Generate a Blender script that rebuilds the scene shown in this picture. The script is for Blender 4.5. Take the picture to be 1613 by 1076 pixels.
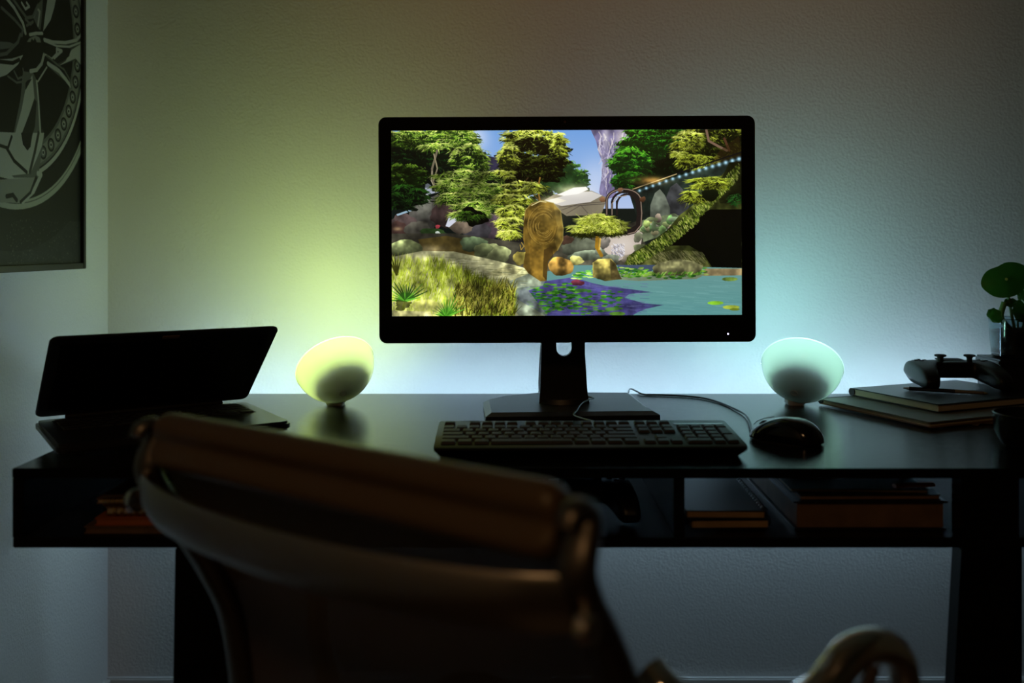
import bpy, bmesh, math, random
import numpy as np
from mathutils import Vector, Matrix
R = math.radians
for o in list(bpy.data.objects): bpy.data.objects.remove(o)
SC = bpy.context.scene
COL = SC.collection
random.seed(7)

# ------------------------------------------------------------------ camera
F, CX, HY, ZC = 1500.0, 812.0, 388.0, 1.0387      # focal px, vanishing point px, eye height
DESK = 0.74
cam = bpy.data.cameras.new('camera'); camo = bpy.data.objects.new('camera', cam); COL.objects.link(camo)
camo.location = (0, 0, ZC); camo.rotation_euler = (R(90), 0, 0)
cam.sensor_width = 36; cam.lens = F/1613*36
cam.shift_x = -(CX-806.5)/1613; cam.shift_y = -(538-HY)/1613
cam.clip_start = .02
cam.dof.use_dof = True; cam.dof.focus_distance = 1.70; cam.dof.aperture_fstop = 2.7
SC.camera = camo
SC.view_settings.view_transform = 'Standard'; SC.view_settings.look = 'None'
SC.view_settings.gamma = 1; SC.view_settings.use_curve_mapping = False
SC.view_settings.exposure = 0.0
W = bpy.data.worlds.new('world'); SC.world = W; W.use_nodes = True
W.node_tree.nodes['Background'].inputs[0].default_value = (.9, .75, .5, 1)
W.node_tree.nodes['Background'].inputs[1].default_value = 0.0

def P(px, py, d): return Vector(((px-CX)*d/F, d, ZC-(py-HY)*d/F))
def PZ(px, py, z):                      # point of a photo pixel on the level z
    d = (ZC-z)*F/(py-HY); return Vector(((px-CX)*d/F, d, z))
WALL_Y, WALL_X = 2.13, -.912

# ------------------------------------------------------------------ lights
def area(name, loc, rot, sx, sy, power, col, spread=180):
    l = bpy.data.lights.new(name, 'AREA'); l.shape = 'RECTANGLE'; l.size = sx; l.size_y = sy
    l.energy = power; l.color = col; l.spread = R(spread)
    o = bpy.data.objects.new(name, l); COL.objects.link(o); o.location = loc; o.rotation_euler = rot
    return o
# light bar on the back edge of the desk, shining at the wall
TUBE_COL, TUBE_E = (.51, .78, 1.0), 22.5       # the light bar's own glow; it is built with the desk
# warm room lamp behind the camera
def spot(name, loc, target, power, col, ang, blend, rad):
    l = bpy.data.lights.new(name, 'SPOT'); l.energy = power; l.color = col
    l.spot_size = R(ang); l.spot_blend = blend; l.shadow_soft_size = rad
    o = bpy.data.objects.new(name, l); COL.objects.link(o); o.location = loc
    o.rotation_euler = (Vector(target)-Vector(loc)).to_track_quat('-Z', 'Y').to_euler()
    return o
spot('room_light', (.45, -.6, 2.2), (.27, 2.13, 1.52), 22, (1.0, .42, .08), 40, 1.0, .05)
area('warm_fill', (-.25, -.95, 2.2), (R(38), 0, 0), .26, .26, 2.8, (1.0, .56, .24))  # added unseen warm fill below the ceiling, tilted to put highlights on the chair
LAMP_A, LAMP_B = (.72, 1.0, .24), (.46, 1.0, .76)
LAMP_A_E, LAMP_B_E = 50, 32
BEAM_A, BEAM_B = ((.72, 1.0, .26), 0.48), ((.32, .92, 1.0), 0.32)

# ------------------------------------------------------------------ materials
def nt(m): m.use_nodes = True; return m.node_tree
def mat(name, col, rough=.5, metal=0, spec=.5, bump=0, bscale=300, coat=0, vary=0, vscale=30, stretch=None, alpha=1, aniso=0):
    m = bpy.data.materials.new(name); t = nt(m); b = t.nodes['Principled BSDF']; L = t.links
    b.inputs['Base Color'].default_value = (*col, 1); b.inputs['Roughness'].default_value = rough
    b.inputs['Metallic'].default_value = metal; b.inputs['Specular IOR Level'].default_value = spec
    b.inputs['Coat Weight'].default_value = coat
    tc = t.nodes.new('ShaderNodeTexCoord'); mp = t.nodes.new('ShaderNodeMapping')
    L.new(tc.outputs['Object'], mp.inputs[0])
    if stretch: mp.inputs['Scale'].default_value = stretch
    if vary:
        n = t.nodes.new('ShaderNodeTexNoise'); n.inputs['Scale'].default_value = vscale; n.inputs['Detail'].default_value = 6
        L.new(mp.outputs[0], n.inputs[0]); r = t.nodes.new('ShaderNodeValToRGB')
        r.color_ramp.elements[0].position = .3; r.color_ramp.elements[1].position = .7
        r.color_ramp.elements[0].color = (*[c*(1-vary) for c in col], 1); r.color_ramp.elements[1].color = (*[min(1, c*(1+vary)) for c in col], 1)
        L.new(n.outputs[0], r.inputs[0]); L.new(r.outputs[0], b.inputs['Base Color'])
    if bump:
        n = t.nodes.new('ShaderNodeTexNoise'); n.inputs['Scale'].default_value = bscale; n.inputs['Detail'].default_value = 3
        L.new(mp.outputs[0], n.inputs[0]); bm_ = t.nodes.new('ShaderNodeBump'); bm_.inputs['Strength'].default_value = bump
        bm_.inputs['Distance'].default_value = .002
        L.new(n.outputs[0], bm_.inputs['Height']); L.new(bm_.outputs[0], b.inputs['Normal'])
    return m
def emis(name, col, e):
    m = bpy.data.materials.new(name); t = nt(m); b = t.nodes['Principled BSDF']
    b.inputs['Base Color'].default_value = (0, 0, 0, 1)
    b.inputs['Emission Color'].default_value = (*col, 1); b.inputs['Emission Strength'].default_value = e
    return m
M = {}
M['plaster'] = mat('plaster', (.62, .61, .59), .75, spec=.25, bump=.62, bscale=190)
M['ceiling'] = mat('ceiling_boards', (.22, .17, .10), .9)
M['dim_wall'] = mat('ochre_wall_paint', (.26, .21, .13), .85)
M['floor'] = mat('floor_wood', (.08, .05, .03), .4, vary=.3, vscale=6, stretch=(1, 8, 1))
M['skirting'] = mat('white_skirting', (.55, .55, .53), .4)
def desk_mat(name, seam=0):
    m = mat(name, (.006, .006, .006), .125, spec=.17, bump=.10, bscale=26, vary=.5, vscale=14, stretch=(1, 28, 10))
    m.node_tree.nodes['Principled BSDF'].inputs['IOR'].default_value = 1.34
    return m
M['desk'] = desk_mat('dark_stained_wood')
M['shelf'] = mat('dull_stained_wood', (.006, .0055, .0055), .42, spec=.12, bump=.25, bscale=26, stretch=(1, 28, 10))
M['black'] = mat('black_plastic', (.006, .006, .0065), .38, bump=.1, bscale=900)
M['matte'] = mat('matt_black_plastic', (.008, .008, .008), .55)
M['gloss'] = mat('gloss_black', (.003, .003, .003), .12)
M['key'] = mat('key_plastic', (.022, .022, .022), .5, bump=.1, bscale=900)
M['standplastic'] = mat('stand_plastic', (.012, .012, .012), .33, bump=.06, bscale=1200)
M['laptop_deck'] = mat('laptop_deck', (.03, .03, .032), .33, metal=.3)
M['laptop_screen'] = mat('dark_display', (.002, .002, .002), .3)
M['chrome'] = mat('polished_metal', (.86, .85, .82), .10, metal=1)
M['satin'] = mat('satin_metal', (.20, .18, .16), .38, metal=1)
M['leather'] = mat('dark_brown_leather', (.13, .085, .042), .36, bump=.4, bscale=120)
M['paper'] = mat('page_block', (.52, .46, .34), .8, bump=.3, bscale=300, stretch=(.05, .05, 8))
M['kraft'] = mat('kraft_paper', (.42, .28, .15), .8, vary=.15)
M['folder'] = mat('folder_card', (.16, .17, .15), .5)
M['brown_card'] = mat('brown_card', (.2, .12, .07), .7, vary=.2)
M['orange_card'] = mat('orange_card', (.45, .12, .03), .6)
M['cover'] = mat('dark_cover', (.012, .012, .016), .3, bump=.2, bscale=500)
M['grey_cover'] = mat('grey_cover', (.035, .045, .046), .55, spec=.25)
M['brass'] = mat('gold_wire', (.7, .5, .22), .3, metal=1)
M['wire'] = mat('black_wire', (.02, .02, .02), .3, metal=1)
M['soil'] = mat('potting_soil', (.02, .014, .01), .9, bump=1, bscale=120)
M['ceramic'] = mat('dark_glazed_ceramic', (.008, .008, .009), .2)
M['cable'] = mat('black_cable', (.006, .006, .006), .4)
M['greycable'] = mat('grey_cable', (.05, .05, .05), .4)
M['white_card'] = mat('white_card', (.7, .7, .7), .4)
M['frame'] = mat('black_frame', (.006, .006, .006), .35)
M['lampbase'] = mat('white_plastic', (.5, .5, .5), .4)
M['housing'] = mat('lamp_housing', (.10, .10, .10), .45)
M['pin'] = emis('power_glow', (.75, .7, 1.0), 2.2)
def leaf_mat():
    m = mat('waxy_leaf', (.022, .085, .012), .28, vary=.25, vscale=25)
    t = m.node_tree; b = t.nodes['Principled BSDF']; tr = t.nodes.new('ShaderNodeBsdfTranslucent'); tr.inputs[0].default_value = (.06, .22, .02, 1)
    mx = t.nodes.new('ShaderNodeMixShader'); mx.inputs[0].default_value = .22; out = t.nodes['Material Output']
    t.links.new(b.outputs[0], mx.inputs[1]); t.links.new(tr.outputs[0], mx.inputs[2]); t.links.new(mx.outputs[0], out.inputs[0]); return m
M['leaf'] = leaf_mat()
M['vein'] = mat('leaf_centre', (.45, .5, .12), .5)
M['stem'] = mat('green_stem', (.07, .16, .03), .45)
def shell_mat():
    m = bpy.data.materials.new('frosted_shell'); t = nt(m); t.nodes.clear(); N = t.nodes.new
    out = N('ShaderNodeOutputMaterial'); tr = N('ShaderNodeBsdfTranslucent'); df = N('ShaderNodeBsdfDiffuse'); gl = N('ShaderNodeBsdfGlossy')
    tr.inputs[0].default_value = (.68, .68, .68, 1); df.inputs[0].default_value = (.6, .6, .6, 1)
    gl.inputs['Roughness'].default_value = .12
    a = N('ShaderNodeMixShader'); a.inputs[0].default_value = .42; b = N('ShaderNodeMixShader')
    fr = N('ShaderNodeFresnel'); fr.inputs[0].default_value = 1.4
    t.links.new(tr.outputs[0], a.inputs[1]); t.links.new(df.outputs[0], a.inputs[2])
    t.links.new(fr.outputs[0], b.inputs[0]); t.links.new(a.outputs[0], b.inputs[1]); t.links.new(gl.outputs[0], b.inputs[2])
    t.links.new(b.outputs[0], out.inputs[0]); return m
M['shell'] = shell_mat()
M['rim'] = M['shell'].copy(); M['rim'].name = 'clear_rim'
for n_ in M['rim'].node_tree.nodes:
    if n_.type == 'BSDF_TRANSLUCENT': n_.inputs[0].default_value = (1, 1, 1, 1)
    if n_.type == 'MIX_SHADER' and not n_.inputs[0].is_linked: n_.inputs[0].default_value = .05
def mesh_mat():
    m = mat('woven_mesh', (.16, .105, .062), .5, bump=.5, bscale=500)
    t = m.node_tree; b = t.nodes['Principled BSDF']; tp = t.nodes.new('ShaderNodeBsdfTransparent'); mx = t.nodes.new('ShaderNodeMixShader')
    mx.inputs[0].default_value = .015
    t.links.new(b.outputs[0], mx.inputs[1]); t.links.new(tp.outputs[0], mx.inputs[2]); t.links.new(mx.outputs[0], t.nodes['Material Output'].inputs[0]); return m
M['sling'] = mesh_mat()
def glass_mat():
    m = bpy.data.materials.new('pot_glass'); t = nt(m); b = t.nodes['Principled BSDF']
    b.inputs['Base Color'].default_value = (.55, .68, .72, 1); b.inputs['Roughness'].default_value = .06
    b.inputs['Transmission Weight'].default_value = 1; b.inputs['IOR'].default_value = 1.45; return m
M['glass'] = glass_mat()

# ------------------------------------------------------------------ mesh helpers
def finish(name, bm, m, parent=None, smooth=False, loc=None, rot=None):
    bmesh.ops.recalc_face_normals(bm, faces=bm.faces)
    me = bpy.data.meshes.new(name); bm.to_mesh(me); bm.free()
    me.materials.append(m)
    if smooth:
        me.polygons.foreach_set('use_smooth', [True]*len(me.polygons))
        try: me.set_sharp_from_angle(angle=R(38))
        except Exception: pass
    o = bpy.data.objects.new(name, me); COL.objects.link(o)
    if parent: o.parent = parent
    if loc is not None: o.location = loc
    if rot is not None: o.rotation_euler = rot
    return o
def tag(o, label=None, cat=None, group=None, kind=None):
    if label: o['label'] = label
    if cat: o['category'] = cat
    if group: o['group'] = group
    if kind: o['kind'] = kind
    return o
def thing(name, label, cat, loc=(0, 0, 0), rz=0, group=None):
    o = bpy.data.objects.new(name, None); COL.objects.link(o); o.location = loc; o.rotation_euler = (0, 0, rz)
    o.empty_display_size = .05
    return tag(o, label, cat, group)
def box(bm, x0, x1, y0, y1, z0, z1, bev=0, mtx=None, seg=2):
    b = bmesh.new(); bmesh.ops.create_cube(b, size=1)
    for v in b.verts: v.co = ((x0+x1)/2+v.co.x*(x1-x0), (y0+y1)/2+v.co.y*(y1-y0), (z0+z1)/2+v.co.z*(z1-z0))
    if bev: bmesh.ops.bevel(b, geom=b.edges[:], offset=bev, segments=seg, affect='EDGES')
    merge(bm, b, mtx)
def merge(bm, b, mtx=None):
    if mtx is not None: b.transform(mtx)
    me = bpy.data.meshes.new('tmp'); b.to_mesh(me); b.free(); bm.from_mesh(me); bpy.data.meshes.remove(me)
def boxo(name, dims, m, parent=None, bev=0, **k):
    bm = bmesh.new(); box(bm, *dims, bev=bev); return finish(name, bm, m, parent, **k)
def prism(bm, pts, z0, z1, bev=0, mtx=None, seg=2):      # outline in xy extruded in z
    b = bmesh.new(); vs = [b.verts.new((p[0], p[1], z0)) for p in pts]; f = b.faces.new(vs)
    r = bmesh.ops.extrude_face_region(b, geom=[f]); bmesh.ops.translate(b, vec=(0, 0, z1-z0), verts=[v for v in r['geom'] if isinstance(v, bmesh.types.BMVert)])
    bmesh.ops.recalc_face_normals(b, faces=b.faces)
    if bev:
        es = [e for e in b.edges if abs(e.verts[0].co.z-e.verts[1].co.z) < 1e-6]
        bmesh.ops.bevel(b, geom=es, offset=bev, segments=seg, affect='EDGES')
    merge(bm, b, mtx)
def rrect(x0, x1, y0, y1, r, n=6):
    pts = []
    for cx, cy, a0 in ((x1-r, y1-r, 0), (x0+r, y1-r, 90), (x0+r, y0+r, 180), (x1-r, y0+r, 270)):
        for i in range(n+1):
            a = R(a0+90*i/n); pts.append((cx+r*math.cos(a), cy+r*math.sin(a)))
    return pts
def spline(pts, n=8):
    pts = [Vector(p) for p in pts]; q = [2*pts[0]-pts[1]]+pts+[2*pts[-1]-pts[-2]]; out = []
    for i in range(1, len(q)-2):
        for k in range(n):
            t = k/n; a, b, c, d = q[i-1:i+3]
            out.append(.5*((2*b)+(c-a)*t+(2*a-5*b+4*c-d)*t*t+(3*b-a-3*c+d)*t**3))
    return out+[pts[-1]]
def tube(bm, pts, r, seg=10, flat=1.0, up=Vector((0, 0, 1)), wide=None):   # swept round/oval section
    pts = [Vector(p) for p in pts]; rings = []; n = len(pts)
    rr = r if isinstance(r, (list, tuple)) else [r]*n
    pu = None
    for i, p in enumerate(pts):
        t = (pts[min(i+1, n-1)]-pts[max(i-1, 0)]).normalized()
        u = up if pu is None else pu
        s = t.cross(u)
        if s.length < 1e-4: s = t.cross(Vector((1, 0, 0)))
        s.normalize(); u2 = s.cross(t).normalized(); pu = u2 if pu is not None or abs(t.dot(up)) > .9 else u2
        rings.append([bm.verts.new(p+s*math.cos(2*math.pi*k/seg)*rr[i]+u2*math.sin(2*math.pi*k/seg)*rr[i]*flat) for k in range(seg)])
    for a, b in zip(rings, rings[1:]):
        for k in range(seg): bm.faces.new((a[k], a[(k+1) % seg], b[(k+1) % seg], b[k]))
    bm.faces.new(rings[0]); bm.faces.new(rings[-1])
def lathe(bm, prof, seg=48, mtx=None):     # profile of (r, z)
    b = bmesh.new(); rings = []
    for r, z in prof:
        if r < 1e-6: rings.append([b.verts.new((0, 0, z))])
        else: rings.append([b.verts.new((r*math.cos(2*math.pi*k/seg), r*math.sin(2*math.pi*k/seg), z)) for k in range(seg)])
    for a, c in zip(rings, rings[1:]):
        for k in range(seg):
            k2 = (k+1) % seg
            if len(a) == 1 and len(c) == 1: continue
            if len(a) == 1: b.faces.new((a[0], c[k], c[k2]))
            elif len(c) == 1: b.faces.new((a[k], a[k2], c[0]))
            else: b.faces.new((a[k], a[k2], c[k2], c[k]))
    merge(bm, b, mtx)
def tubeo(name, pts, r, m, parent=None, n=8, **k):
    bm = bmesh.new(); tube(bm, spline(pts, n), r, **k); return finish(name, bm, m, parent, smooth=True)
def loft(bm, rows, closed=False):
    vs = [[bm.verts.new(p) for p in row] for row in rows]
    for a, b in zip(vs, vs[1:]):
        m = len(a)
        for i in range(m if closed else m-1):
            j = (i+1) % m; bm.faces.new((a[i], a[j], b[j], b[i]))
    return vs

# ------------------------------------------------------------------ painter (for the picture on the display and the framed print)
class Paint:
    def __init__(s, w, h, fx, fy, bg):
        s.w, s.h, s.fx, s.fy = w, h, fx, fy
        s.a = np.ones((h, w, 3), np.float32)*np.array(bg, np.float32)/255
        s.rng = np.random.RandomState(5)
        s.noise = s.fbm(6, 5); s.fine = s.fbm(40, 3)
    def fbm(s, base, octv, ax=1.0):
        out = np.zeros((s.h, s.w), np.float32); amp = 1; tot = 0
        for k in range(octv):
            nx, ny = int(base*2**k)+2, max(3, int(base*ax*s.h/s.w*2**k)+2)
            g = s.rng.rand(ny, nx).astype(np.float32)
            x = np.linspace(0, nx-1.001, s.w); y = np.linspace(0, ny-1.001, s.h)
            xi, yi = x.astype(int), y.astype(int); xf = (x-xi)[None, :]; yf = (y-yi)[:, None]
            xf = xf*xf*(3-2*xf); yf = yf*yf*(3-2*yf)
            v = (g[yi][:, xi]*(1-xf)+g[yi][:, xi+1]*xf)*(1-yf)+(g[yi+1][:, xi]*(1-xf)+g[yi+1][:, xi+1]*xf)*yf
            out += v*amp; tot += amp; amp *= .55
        return out/tot
    def mask(s, pts):
        p = [(s.fx(x, y), s.fy(x, y)) for x, y in pts]
        x0 = max(0, int(min(q[0] for q in p))-2); x1 = min(s.w, int(max(q[0] for q in p))+3)
        y0 = max(0, int(min(q[1] for q in p))-2); y1 = min(s.h, int(max(q[1] for q in p))+3)
        if x1 <= x0 or y1 <= y0: return None, None
        X = (np.arange(x0*2, x1*2)+.5)/2; Y = (np.arange(y0*2, y1*2)+.5)/2
        X, Y = np.meshgrid(X, Y); m = np.zeros(X.shape, bool)
        for (ax, ay), (bx, by) in zip(p, p[1:]+p[:1]):
            if ay == by: continue
            c = ((ay > Y) != (by > Y)) & (X < (bx-ax)*(Y-ay)/(by-ay)+ax); m ^= c
        m = m.astype(np.float32); m = (m[::2, ::2]+m[1::2, ::2]+m[::2, 1::2]+m[1::2, 1::2])/4
        return m, (slice(y0, y1), slice(x0, x1))
    def poly(s, pts, col, alpha=1, tex=0, col2=None, light=0, fine=0):
        m, sl = s.mask(pts)
        if m is None: return
        c = np.ones(m.shape+(3,), np.float32)*np.array(col, np.float32)/255
        if col2 is not None:
            t = np.clip((s.noise[sl]-.3)/.4, 0, 1)[..., None]; c = c*(1-t)+np.array(col2, np.float32)/255*t
        if tex: c = c*(1+tex*(s.noise[sl]-.5)[..., None]*2)
        if fine: c = c*(1+fine*(s.fine[sl]-.5)[..., None]*2)
        if light:
            t = np.linspace(1, -1, m.shape[0])[:, None, None]; c = c*(1+light*t)
        m = m[..., None]*alpha; s.a[sl] = s.a[sl]*(1-m)+c*m
    def grad(s, pts, c0, c1, alpha=1):
        m, sl = s.mask(pts)
        if m is None: return
        t = np.linspace(0, 1, m.shape[0])[:, None, None]
        c = np.array(c0)/255*(1-t)+np.array(c1)/255*t; m = m[..., None]*alpha
        s.a[sl] = s.a[sl]*(1-m)+c*m
    def line(s, pts, w, col, alpha=1):
        for (ax, ay), (bx, by) in zip(pts, pts[1:]):
            s.seg(s.fx(ax, ay), s.fy(ax, ay), s.fx(bx, by), s.fy(bx, by), w/2, col, alpha)
    def seg(s, ax, ay, bx, by, r, col, alpha=1, taper=False):
        x0 = max(0, int(min(ax, bx)-r-1)); x1 = min(s.w, int(max(ax, bx)+r+2)); y0 = max(0, int(min(ay, by)-r-1)); y1 = min(s.h, int(max(ay, by)+r+2))
        if x1 <= x0 or y1 <= y0: return
        X = np.arange(x0, x1)[None, :]+.5-ax; Y = np.arange(y0, y1)[:, None]+.5-ay
        dx, dy = bx-ax, by-ay; L2 = dx*dx+dy*dy+1e-6
        t = np.clip((X*dx+Y*dy)/L2, 0, 1); d = np.hypot(X-t*dx, Y-t*dy)
        rr = r*(1-.8*t) if taper else r
        m = np.clip(rr-d+.5, 0, 1)[..., None]*alpha; sl = (slice(y0, y1), slice(x0, x1))
        s.a[sl] = s.a[sl]*(1-m)+np.array(col, np.float32)/255*m
    def blob(s, cx, cy, rx, ry, col, alpha=1, jag=.12, n=26, tex=.4, light=.35, flat=0, fine=.3, col2=None):
        pts = []
        ph = s.rng.rand(4)*6.28
        for i in range(n):
            a = 2*math.pi*i/n; k = 1+jag*(math.sin(2*a+ph[0])+.6*math.sin(3*a+ph[1])+.5*math.sin(5*a+ph[2])+.4*math.sin(9*a+ph[3]))
            y = ry*math.sin(a)*k
            if flat and y > 0: y *= (1-flat)
            pts.append((cx+rx*math.cos(a)*k, cy+y))
        s.poly(pts, col, alpha, tex, col2, light, fine)
    def glow(s, cx, cy, rx, ry, col, k=1):
        x, y = s.fx(cx, cy), s.fy(cx, cy); sx = abs(s.fx(cx+rx, cy)-x)/1.5; sy = abs(s.fy(cx, cy+ry)-y)/1.5
        X = (np.arange(s.w)[None, :]-x)/sx; Y = (np.arange(s.h)[:, None]-y)/sy
        g = np.exp(-(X*X+Y*Y)/2)[..., None]*k; s.a = s.a+(1-np.clip(s.a, 0, 1))*g*np.array(col, np.float32)/255
    def fronds(s, cx, cy, rx, ry, n, cols, L=16, w=2.2, droop=.5, bias=.5, base=None):
        if base is not None: s.blob(cx, cy, rx*.92, ry*.9, base, tex=.5, jag=.14)
        pts = []
        for _ in range(n):
            a = s.rng.rand()*6.283; k = math.sqrt(s.rng.rand())*1.05; pts.append((k*math.cos(a), k*math.sin(a)))
        pts.sort(key=lambda p: -p[1]+s.rng.rand()*.7)
        for u, v in pts:
            lit = (.5-v*.55)*(1-bias)+bias*s.rng.rand()+.12*s.rng.randn()-.1*u
            c = cols[int(np.clip(lit, 0, .999)*len(cols))]
            x, y = cx+u*rx, cy+v*ry; dirx = (1 if u > 0 else -1)*(0.5+abs(u)) + .4*s.rng.randn(); diry = droop*(.4+.5*abs(u))+.35*s.rng.randn()
            q = math.hypot(dirx, diry)+1e-6; l = L*(.6+.8*s.rng.rand()); jit = .85+.3*s.rng.rand()
            s.seg(s.fx(x, y), s.fy(x, y), s.fx(x+dirx/q*l, y), s.fy(x, y+diry/q*l), w*(.6+.7*s.rng.rand())/2, [min(255, q2*jit) for q2 in c], .92, True)
    def tree(s, cx, cy, rx, ry, clumps, cols, dark=(6, 10, 5), L=13, w=3.0, size=.30, droop=.55, lit=.0):
        rs = s.rng; pts = []
        for _ in range(clumps):
            a = rs.rand()*6.283; k = rs.rand()**.45; pts.append((cx+rx*k*math.cos(a), cy+ry*k*math.sin(a)))
        pts.sort(key=lambda p: p[1])
        for x, y in pts[::-1]:
            q = .6+.8*rs.rand(); bx, by = rx*size*q, ry*size*q*.75
            s.blob(x, y+by*.55, bx*1.05, by*.9, dark, .9, jag=.3, tex=.4, light=0)
            up = (cy+ry-y)/(2*ry); n = int(26*q)
            for _ in range(n):
                u, v = rs.randn()*.5, rs.randn()*.42
                t = np.clip(.44+.42*up-.55*v-.12*u+.16*rs.randn()+lit, 0, .999); c = cols[int(t*len(cols))]
                X, Y = x+u*bx, y+v*by; dx = (1 if u > 0 else -1)*(.4+rs.rand())+.3*rs.randn(); dy = droop*(rs.rand()*.9+abs(u)*.5)+.2*rs.randn()
                q2 = math.hypot(dx, dy)+1e-6; l = L*(.5+.9*rs.rand()); j = .8+.4*rs.rand()
                s.seg(s.fx(X, Y), s.fy(X, Y), s.fx(X+dx/q2*l, Y), s.fy(X, Y+dy/q2*l), w*(.5+.7*rs.rand())/2, [min(255, z*j) for z in c], .9, True)
    def shade(s, k, lo=.35):
        m = np.clip((s.fine-.5)*k+(s.noise-.5)*k+.92, lo, 1.3)[..., None]; g = np.clip((s.a[..., 1:2]-s.a[..., 2:3]-.06)*7, 0, 1); s.a = np.clip(s.a*(1-g+g*m), 0, 1)
    def image(s, name):
        im = bpy.data.images.new(name, s.w, s.h); a = np.ones((s.h, s.w, 4), np.float32); a[..., :3] = np.clip(s.a, 0, 1)[::-1]
        im.pixels.foreach_set(a.ravel()); im.update(); im.pack(); return im

def paint_display():
    p = Paint(1168, 618, lambda x, y: (x-70)*.8, lambda x, y: (y-92)*.8, (20, 26, 22))
    rs = p.rng
    p.grad([(70, 80), (1540, 80), (1540, 420), (70, 420)], (112, 160, 222), (178, 196, 232))
    p.glow(420, 120, 60, 60, (235, 220, 240), .6); p.glow(920, 300, 60, 90, (225, 215, 235), .35)
    p.poly([(380, 170), (450, 192), (500, 204), (560, 206), (600, 240), (640, 500), (70, 520), (70, 200)], (44, 42, 62), tex=.35, fine=.4)
    p.poly([(60, 200), (330, 240), (440, 290), (540, 300), (560, 520), (60, 520)], (14, 22, 20), tex=.5)
    # rock pillar
    pil = [(903, 92), (1100, 92), (1085, 140), (1040, 180), (1010, 215), (1000, 300), (1010, 370), (950, 385), (936, 350), (948, 285), (952, 230), (936, 190), (925, 140)]
    p.poly(pil, (112, 106, 142), tex=.5, fine=.45)
    for i in range(120):
        x = 915+rs.rand()*150; y = 95+rs.rand()*230; l = 18+rs.rand()*50
        if x < 930+(y-92)*.08 or x > 1085-(y-92)*.42: continue
        c = [(210, 204, 222), (178, 170, 200), (70, 64, 98), (88, 80, 118), (235, 225, 215)][rs.randint(5)]
        p.line([(x, y), (x+rs.randn()*7+2, y+l*.5), (x+rs.randn()*8-2, y+l)], 1.5+rs.rand()*3, c, .6)
    p.glow(1030, 125, 26, 40, (255, 235, 200), .6); p.glow(965, 120, 14, 60, (240, 230, 230), .5); p.glow(955, 250, 12, 60, (235, 228, 240), .4)
    G = [(10, 26, 10), (22, 48, 14), (38, 82, 22), (62, 122, 30), (104, 164, 40), (160, 205, 70)]
    GB = [(12, 34, 10), (20, 62, 16), (40, 104, 24), (62, 140, 30), (96, 176, 42)]
    Y = [(16, 18, 6), (46, 50, 12), (88, 96, 22), (138, 148, 38), (182, 200, 66), (222, 232, 110)]
    p.tree(640, 330, 110, 110, 60, [(12, 22, 10), (26, 44, 16), (50, 78, 24), (96, 122, 40)], (8, 14, 8), 16, 3.2, .2)
    LG2 = [(14, 26, 8), (34, 58, 14), (70, 108, 26), (118, 158, 42), (172, 206, 74), (214, 234, 120)]
    p.tree(795, 285, 90, 62, 60, [(26, 54, 22), (44, 84, 30), (70, 118, 40), (112, 164, 58)], (30, 56, 26), 9, 3)
    # right forest
    p.poly([(1090, 80), (1540, 80), (1540, 420), (1270, 470), (1060, 360), (1010, 300), (1005, 215), (1060, 150)], (10, 20, 10), tex=.7)
    p.tree(1200, 210, 110, 110, 70, [(8, 20, 8), (16, 40, 14), (28, 66, 20)], (6, 14, 6), 14, 4)
    p.tree(1120, 150, 90, 66, 90, GB, (12, 30, 10), 13, 4, .26); p.tree(1068, 230, 70, 60, 80, GB, (14, 34, 12), 13, 4, .26, lit=.06)
    p.tree(1050, 300, 46, 40, 30, GB[:4], (14, 34, 12), 12, 4); p.tree(1200, 110, 80, 36, 50, GB, (10, 26, 8), 13, 4)
    p.tree(1420, 140, 120, 70, 110, [(16, 22, 6), (40, 50, 12), (82, 96, 24), (126, 136, 36), (172, 176, 60)], (12, 18, 6), 16, 3.5, .22)
    p.tree(1310, 140, 56, 40, 40, Y[1:], (16, 22, 8), 18, 3.5, .26); p.tree(1350, 230, 76, 34, 46, Y[:5], (12, 18, 6), 18, 3.5, .26); p.tree(1268, 190, 26, 14, 10, Y[2:], (16, 24, 8), 18, 3.5)
    p.line([(1385, 95), (1395, 140), (1440, 165), (1470, 180)], 8, (122, 96, 78)); p.line([(1460, 130), (1480, 180)], 8, (78, 50, 34))
    p.poly([(1440, 180), (1520, 120), (1540, 220), (1400, 240)], (60, 42, 16), .5, tex=.6)
    for i in range(14): p.line([(1110+i*9, 290-i*6), (1120+i*9, 240-i*5+rs.randn()*10)], 2, (20, 22, 14), .7)
    # bank below the cableway
    p.poly([(1060, 350), (1540, 200), (1540, 480), (1100, 480)], (30, 40, 34), tex=.6, fine=.5)
    for cx, cy, rx, ry, c in ((1260, 385, 52, 72, (58, 60, 62)), (1190, 405, 42, 66, (104, 112, 98))):
        p.poly([(cx-rx, cy+ry), (cx-rx*.95, cy), (cx-rx*.5, cy-ry*.75), (cx, cy-ry), (cx+rx*.5, cy-ry*.6), (cx+rx, cy+ry*.2), (cx+rx, cy+ry)], c, tex=.35, fine=.5, light=.15)
    # saucer roof
    p.poly([(700, 388), (745, 362), (820, 345), (905, 345), (965, 372), (960, 405), (945, 445), (800, 450), (770, 430)], (128, 120, 100), tex=.2)
    p.poly([(715, 388), (830, 352), (905, 348), (950, 365), (900, 392), (780, 408)], (206, 202, 196))
    p.poly([(760, 362), (830, 332), (882, 328), (892, 340), (850, 358), (790, 366)], (255, 252, 240))
    p.poly([(705, 388), (760, 374), (800, 386), (760, 398)], (255, 246, 220))
    p.line([(780, 425), (850, 400), (950, 392)], 2.5, (84, 76, 68)); p.line([(800, 440), (860, 405), (890, 440)], 3, (96, 88, 76)); p.line([(770, 412), (960, 400)], 2, (70, 64, 60))
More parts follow.
